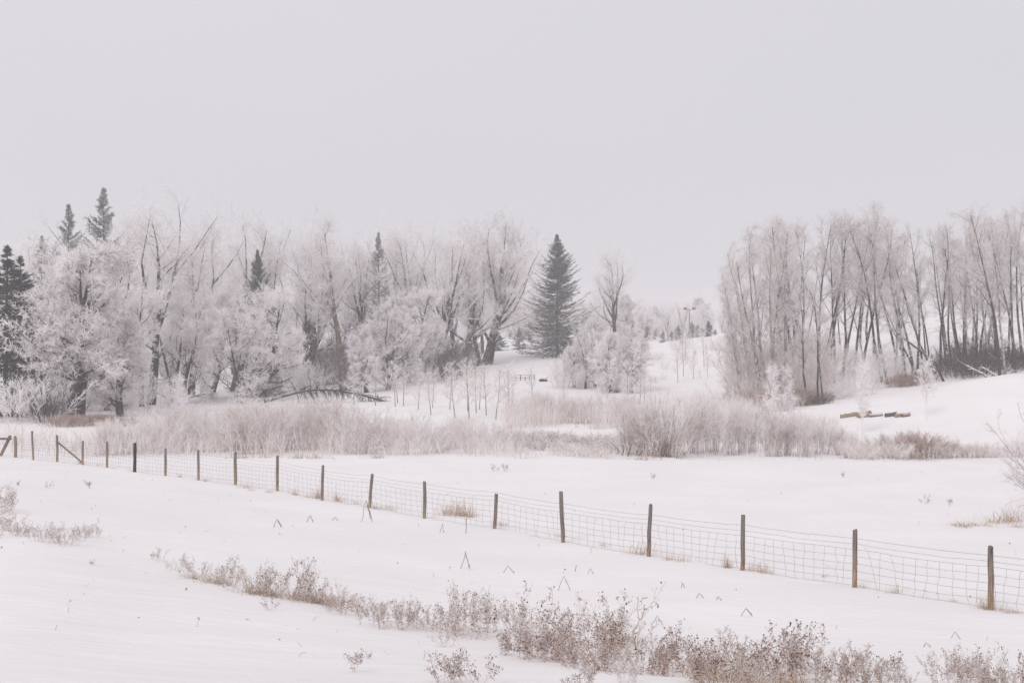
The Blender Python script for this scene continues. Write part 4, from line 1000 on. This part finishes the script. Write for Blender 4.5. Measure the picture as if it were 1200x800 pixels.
for k, (u, v, hpx) in enumerate([(226,678,8),(250,683,14),(258,684,12),(298,696,16),(308,697,18),(318,698,14),(350,703,16),(362,705,20),(371,706,18),(380,708,14),(722,757,20),(733,752,14),(826,796,26),(858,806,30),(872,800,28),(908,806,26),(930,806,22)]):
    x, y, z = hit(u, v)
    place(TF[4 + k % 2], 'grass_tuft', ['first', 'second', 'third', 'fourth', 'fifth', 'sixth', 'seventh', 'eighth', 'ninth', 'tenth'][k if k < 10 else k - 10] + (' ochre grass tuft from the left under the diagonal weed strip' if k < 10 else ' ochre grass tuft from the left under the lower weed patches'), 'grass tuft', (x, y, z), hpx / F * y, 'ochre grass tufts under the weeds', wide=1.3)
LONE = [(315,715,18,'lone small weed just below the diagonal strip'),(413,787,28,'lone branching weed on clean snow below the strip'),(430,772,10,'tiny weed right of the lone branching weed'),(516,800,34,'sparse pale weed at the bottom edge, first of the thin row'),(527,792,34,'sparse pale weed second in the thin row at the bottom edge'),(541,800,40,'sparse pale weed third in the thin row at the bottom edge'),(561,802,42,'sparse pale weed last in the thin row at the bottom edge'),
        (178,655,8,'tiny weed at the upper end of the diagonal strip'),(110,662,8,'tiny weed in open snow below the left patch'),(58,572,9,'small weed in the snow left of the thick black post'),(105,572,10,'short twiggy weed in the open snow below the braced post'),(22,569,7,'tiny weed above the left patch'),(1006,779,30,'lone upright frosted weed near the bottom right'),(1040,797,36,'weed stalk bending right with one heavy head'),(960,784,54,'tall single weed stalk rising beside the thick lower patch'),
        (579,552,9,'small twig weed in the field before the reeds, left one'),(591,552,10,'small twig weed in the field before the reeds, right one'),(764,561,8,'tiny weed in the field behind the fence by the willow'),(1085,590,12,'thin weed in the field under the snowy bank'),(1112,592,9,'bent thin weed in the field under the snowy bank'),(988,559,8,'tiny weed in the field behind the right fence posts')]
for k, (u, v, hpx, lab) in enumerate(LONE):
    x, y, z = hit(u, v); place(WDS[k % 3], 'small_weed', lab, 'weed', (x, y, z), hpx / F * y, None, wide=1.2)

# bent stalks that poke out of the snow
def bent(u, v, wpx, hpx, label, style=0):
    rng = np.random.default_rng(int(u * 3 + v)); x, y, z = hit(u, v); sc = y / F; w, h = wpx * sc, hpx * sc
    g = Geo()
    a = np.array([-w * .55, 0, -.04]); t = np.array([rng.normal() * w * .08, .02, h]); b = np.array([w * .5, -.03, h * rng.uniform(-.02, .15)])
    if style == 2: b = t + [0, 0, .01]
    s = np.linspace(0, 1, 4)[:, None]
    P = np.concatenate([a + (t - a) * s, (t + (b - t) * s)[1:]])[None]; P[0, 1:-1] += rng.normal(size=(5, 3)) * h * .03
    r = max(.0055, .36 * sc)
    g.tubes(P, np.full((1, 7), r), 4, rng)
    if style == 1:
        P1, R1 = sub(rng, P, np.full((1, 7), r), 26, .52, .95, 10, 60, lambda t_, L, q: h * .06 + h * .14 * q, 3, .2, -.25, 1, r * .8, r * 1.2); g.tubes(P1, R1, 2, rng)
        g.blobs(P1[:, -1], np.full(len(P1), r * 1.0), rng)
    elif style == 0:
        P1, R1 = sub(rng, P, np.full((1, 7), r), 3, .3, .9, 30, 80, lambda t_, L, q: h * .3 * (.4 + q), 3, .2, -.2, .8, r * .6, r); g.tubes(P1, R1, 3, rng)
    o = link('bent_stalk', g.mesh('bent_stalk', ['seed_head' if style == 2 else 'bent_stem'])); o.location = (x, y, z); props(o, label, 'weed stalk', 'bent stalks standing in the snow')
for a in [(545,667,11,21,'tall bent stalk with a drooping seed head in mid field',1),(596,671,14,8,'low bent stalk like an upturned V left of the tallest bent pair'),(661,692,14,17,'clean bent stalk shaped like a tent above the weed clumps'),(769,733,15,11,'stalk folded into a low tripod right of the weed clumps'),(874,722,15,9,'folded stalk with a small seed cluster below the third post from right',1),
          (820,701,9,6,'small folded stalk, left of two below the fence'),(842,703,7,4,'smallest folded stalk, right of two below the fence'),(518,624,5,10,'narrow bent stalk below the dry grass by the fence'),(547,625,2,17,'single straight stalk next to the narrow bent one',2),(430,612,13,27,'frosted bent stalk before the leaning fence post',1),(325,618,10,10,'bent frosted stalk in open snow left of the leaning post',1),
          (363,612,8,8,'small bent stalk between the frosted ones in mid field'),(392,610,8,4,'tiny bent stalk right of the small bent one in mid field'),(748,734,2,32,'thin straight stalk standing alone beside the tall weeds',2),(1086,758,9,5,'small folded stalk above the bottom right weeds'),(1119,748,12,8,'thin folded stalk right of the small one above the bottom right weeds'),(675,670,3,7,'short upright stub below the fence',2),(692,672,7,6,'short folded stub below the fence',0),(693,648,2,6,'short dark stub just below the fence posts',2),(632,640,2,3,'tiny dark stub below the fence',2),(800,688,5,5,'tiny folded stalk right of the short stubs',0)]:
    bent(*a)

# dry grass along the fence and on the right
tf = [(533,604,22,0),(541,605,26,2),(525,602,16,0),(552,606,14,1),(588,616,11,3),(440,596,10,3),(454,597,10,3),(748,649,22,0),(754,650,12,1),(785,656,11,1),(800,658,14,1),(885,669,18,0),(895,671,12,1),(903,672,8,1),(1047,695,15,1),(1154,714,22,2),(1183,718,13,0),(1193,719,8,1),(288,572,11,1),(395,587,14,2),(373,584,17,2),(314,577,6,3),(295,575,6,1),(402,588,8,1),(655,629,8,1),(967,676,7,1),(1010,689,8,1),(853,665,20,2),(345,580,10,2),(116,546,5,1),(157,552,5,1),(211,559,6,2),(417,591,10,1),(362,583,8,1),(707,640,10,1),(1116,705,7,1),(94,543,6,0),(240,564,6,2),(1170,716,10,1)]
tf.sort()
for k, (u, v, hpx, kd) in enumerate(tf):
    x, y, z = hit(u, v); place(TF[kd], 'grass_tuft', nth(k) + ' tuft of dry grass, counting left to right along the wire fence', 'grass tuft', (x, y, z), hpx / F * y, 'dry grass tufts along the wire fence', wide=1.0)
for u, v, hpx, kd, lab in [(1178,612,24,0,'dry pale grass tuft under the bare bush at the right'),(1168,613,14,1,'small dry tuft left of the pale tuft under the bare bush'),(1128,617,10,3,'flattened brown weeds left of the bare bush, left end'),(1142,616,8,3,'flattened brown weeds left of the bare bush, middle'),(1155,616,7,3,'flattened brown weeds left of the bare bush, right end'),(1194,618,8,3,'flattened brown weeds beneath the bare bush'),(1120,616,8,1,'thin grass at the tip of the flattened brown weeds')]:
    x, y, z = hit(u, v); place(TF[kd], 'grass_tuft', lab, 'grass tuft', (x, y, z), hpx / F * y, 'dry growth around the bare bush', wide=1.3)

def stubble():
    rng = np.random.default_rng(19); n = 420
    D = 14 + 58 * rng.random(n) ** 1.1; u = rng.uniform(-100, 1300, n); x = (u - 600) / F * D
    p0 = np.stack([x, D, terrain(x, D) - .02], -1); d0 = np.concatenate([rng.normal(size=(n, 2)) * .5, np.ones((n, 1))], 1)
    P, R = line(rng, p0, d0, rng.uniform(.03, .14, n), 4, .25, -.1, (1, .6), .0035)
    g = Geo(); g.tubes(P, R, 3, rng); k = rng.random(n) < .35
    g.blobs(P[k, -1], rng.uniform(.008, .018, k.sum()), rng)
    o = link('grass_stubble', g.mesh('stubble', ['seed_head'])); props(o, 'sparse stalk tips poking through the snow of the field', kind='stuff')
stubble()

# ------------------------------------------------------------------ winter haze
def haze():
    lo, hi = np.array([-1900, -64, -3.5]), np.array([1900, 1603, 40.0])
    me = bpy.data.meshes.new('haze'); v = [(x, y, z) for x in (lo[0], hi[0]) for y in (lo[1], hi[1]) for z in (lo[2], hi[2])]
    me.from_pydata(v, [], [(0,1,3,2),(4,6,7,5),(0,4,5,1),(2,3,7,6),(0,2,6,4),(1,5,7,3)]); me.update()
    m = bpy.data.materials.new('haze'); m.use_nodes = True; nt = m.node_tree; nt.nodes.clear()
    out = nt.nodes.new('ShaderNodeOutputMaterial'); pv = nt.nodes.new('ShaderNodeVolumePrincipled')
    pv.inputs['Color'].default_value = (.97, .955, .97, 1); pv.inputs['Density'].default_value = HAZE; pv.inputs['Anisotropy'].default_value = .1
    nt.links.new(pv.outputs[0], out.inputs['Volume']); me.materials.append(m)
    o = link('haze', me); props(o, 'thin pale winter haze over the whole valley', kind='stuff')
HAZE = .0012
haze()

# ------------------------------------------------------------------ sky, sun, camera
SUN_EL, SUN_AZ = math.radians(34), math.radians(205)      # azimuth from +Y, clockwise: behind the camera, a little left
w = bpy.data.worlds.new('World'); scene.world = w; w.use_nodes = True; nt = w.node_tree
bg = nt.nodes['Background']
sky = nt.nodes.new('ShaderNodeTexSky'); sky.sky_type = 'NISHITA'; sky.sun_disc = False; sky.sun_elevation = SUN_EL; sky.sun_rotation = SUN_AZ
hs = nt.nodes.new('ShaderNodeHueSaturation'); hs.inputs['Saturation'].default_value = .12; nt.links.new(sky.outputs[0], hs.inputs['Color'])
tc = nt.nodes.new('ShaderNodeTexCoord'); sx = nt.nodes.new('ShaderNodeSeparateXYZ'); nt.links.new(tc.outputs['Generated'], sx.inputs[0])
mp = nt.nodes.new('ShaderNodeMapping'); mp.inputs['Scale'].default_value = (2.2, 2.2, 7); nt.links.new(tc.outputs['Generated'], mp.inputs[0])
cn = nt.nodes.new('ShaderNodeTexNoise'); cn.inputs['Scale'].default_value = 1.3; cn.inputs['Detail'].default_value = 4; nt.links.new(mp.outputs[0], cn.inputs['Vector'])
hgt = math_node(nt, 'SUBTRACT', math_node(nt, 'ADD', sx.outputs['Z'], math_node(nt, 'MULTIPLY', sx.outputs['X'], -.16)), .02)      # brighter toward the veiled sun
hgt = math_node(nt, 'ADD', hgt, math_node(nt, 'MULTIPLY', math_node(nt, 'SUBTRACT', cn.outputs['Fac'], .5), .10))
cloud = ramp(nt, [(0.0, (.595, .585, .635)), (.10, (.61, .60, .65)), (.26, (.68, .667, .705)), (1, (.80, .79, .805))], hgt)      # overcast deck
sc10 = nt.nodes.new('ShaderNodeVectorMath'); sc10.operation = 'SCALE'; sc10.inputs[3].default_value = 10.0; nt.links.new(cloud.outputs[0], sc10.inputs[0])
mx = mixc(nt, .88, hs.outputs[0], sc10.outputs[0])
nt.links.new(mx, bg.inputs['Color']); bg.inputs['Strength'].default_value = .1

sd = bpy.data.lights.new('sun', 'SUN'); sd.energy = 1.2; sd.angle = math.radians(18); sd.color = (1, .965, .93)
so = bpy.data.objects.new('sun', sd); COL.objects.link(so)
dirv = Vector((math.sin(SUN_AZ) * math.cos(SUN_EL), math.cos(SUN_AZ) * math.cos(SUN_EL), math.sin(SUN_EL)))
so.rotation_euler = dirv.to_track_quat('Z', 'Y').to_euler()

cd = bpy.data.cameras.new('camera'); cd.lens = 50; cd.sensor_width = 36; cd.sensor_fit = 'HORIZONTAL'; cd.clip_start = .5; cd.clip_end = 5000
co = bpy.data.objects.new('camera', cd); COL.objects.link(co); co.location = (0, 0, CAMZ); co.rotation_euler = (PI / 2, 0, 0)
scene.camera = co

vs = scene.view_settings; vs.view_transform = 'Standard'; vs.look = 'None'; vs.exposure = .13; vs.gamma = 1; vs.use_curve_mapping = False
cy = scene.cycles
DENOISE = True
cy.use_denoising = DENOISE; cy.max_bounces = 12; cy.diffuse_bounces = 9; cy.transmission_bounces = 9; cy.volume_bounces = 1; cy.transparent_max_bounces = 8
cy.use_adaptive_sampling = False; cy.sample_clamp_indirect = 3; cy.sample_clamp_direct = 6
scene.render.film_transparent = False
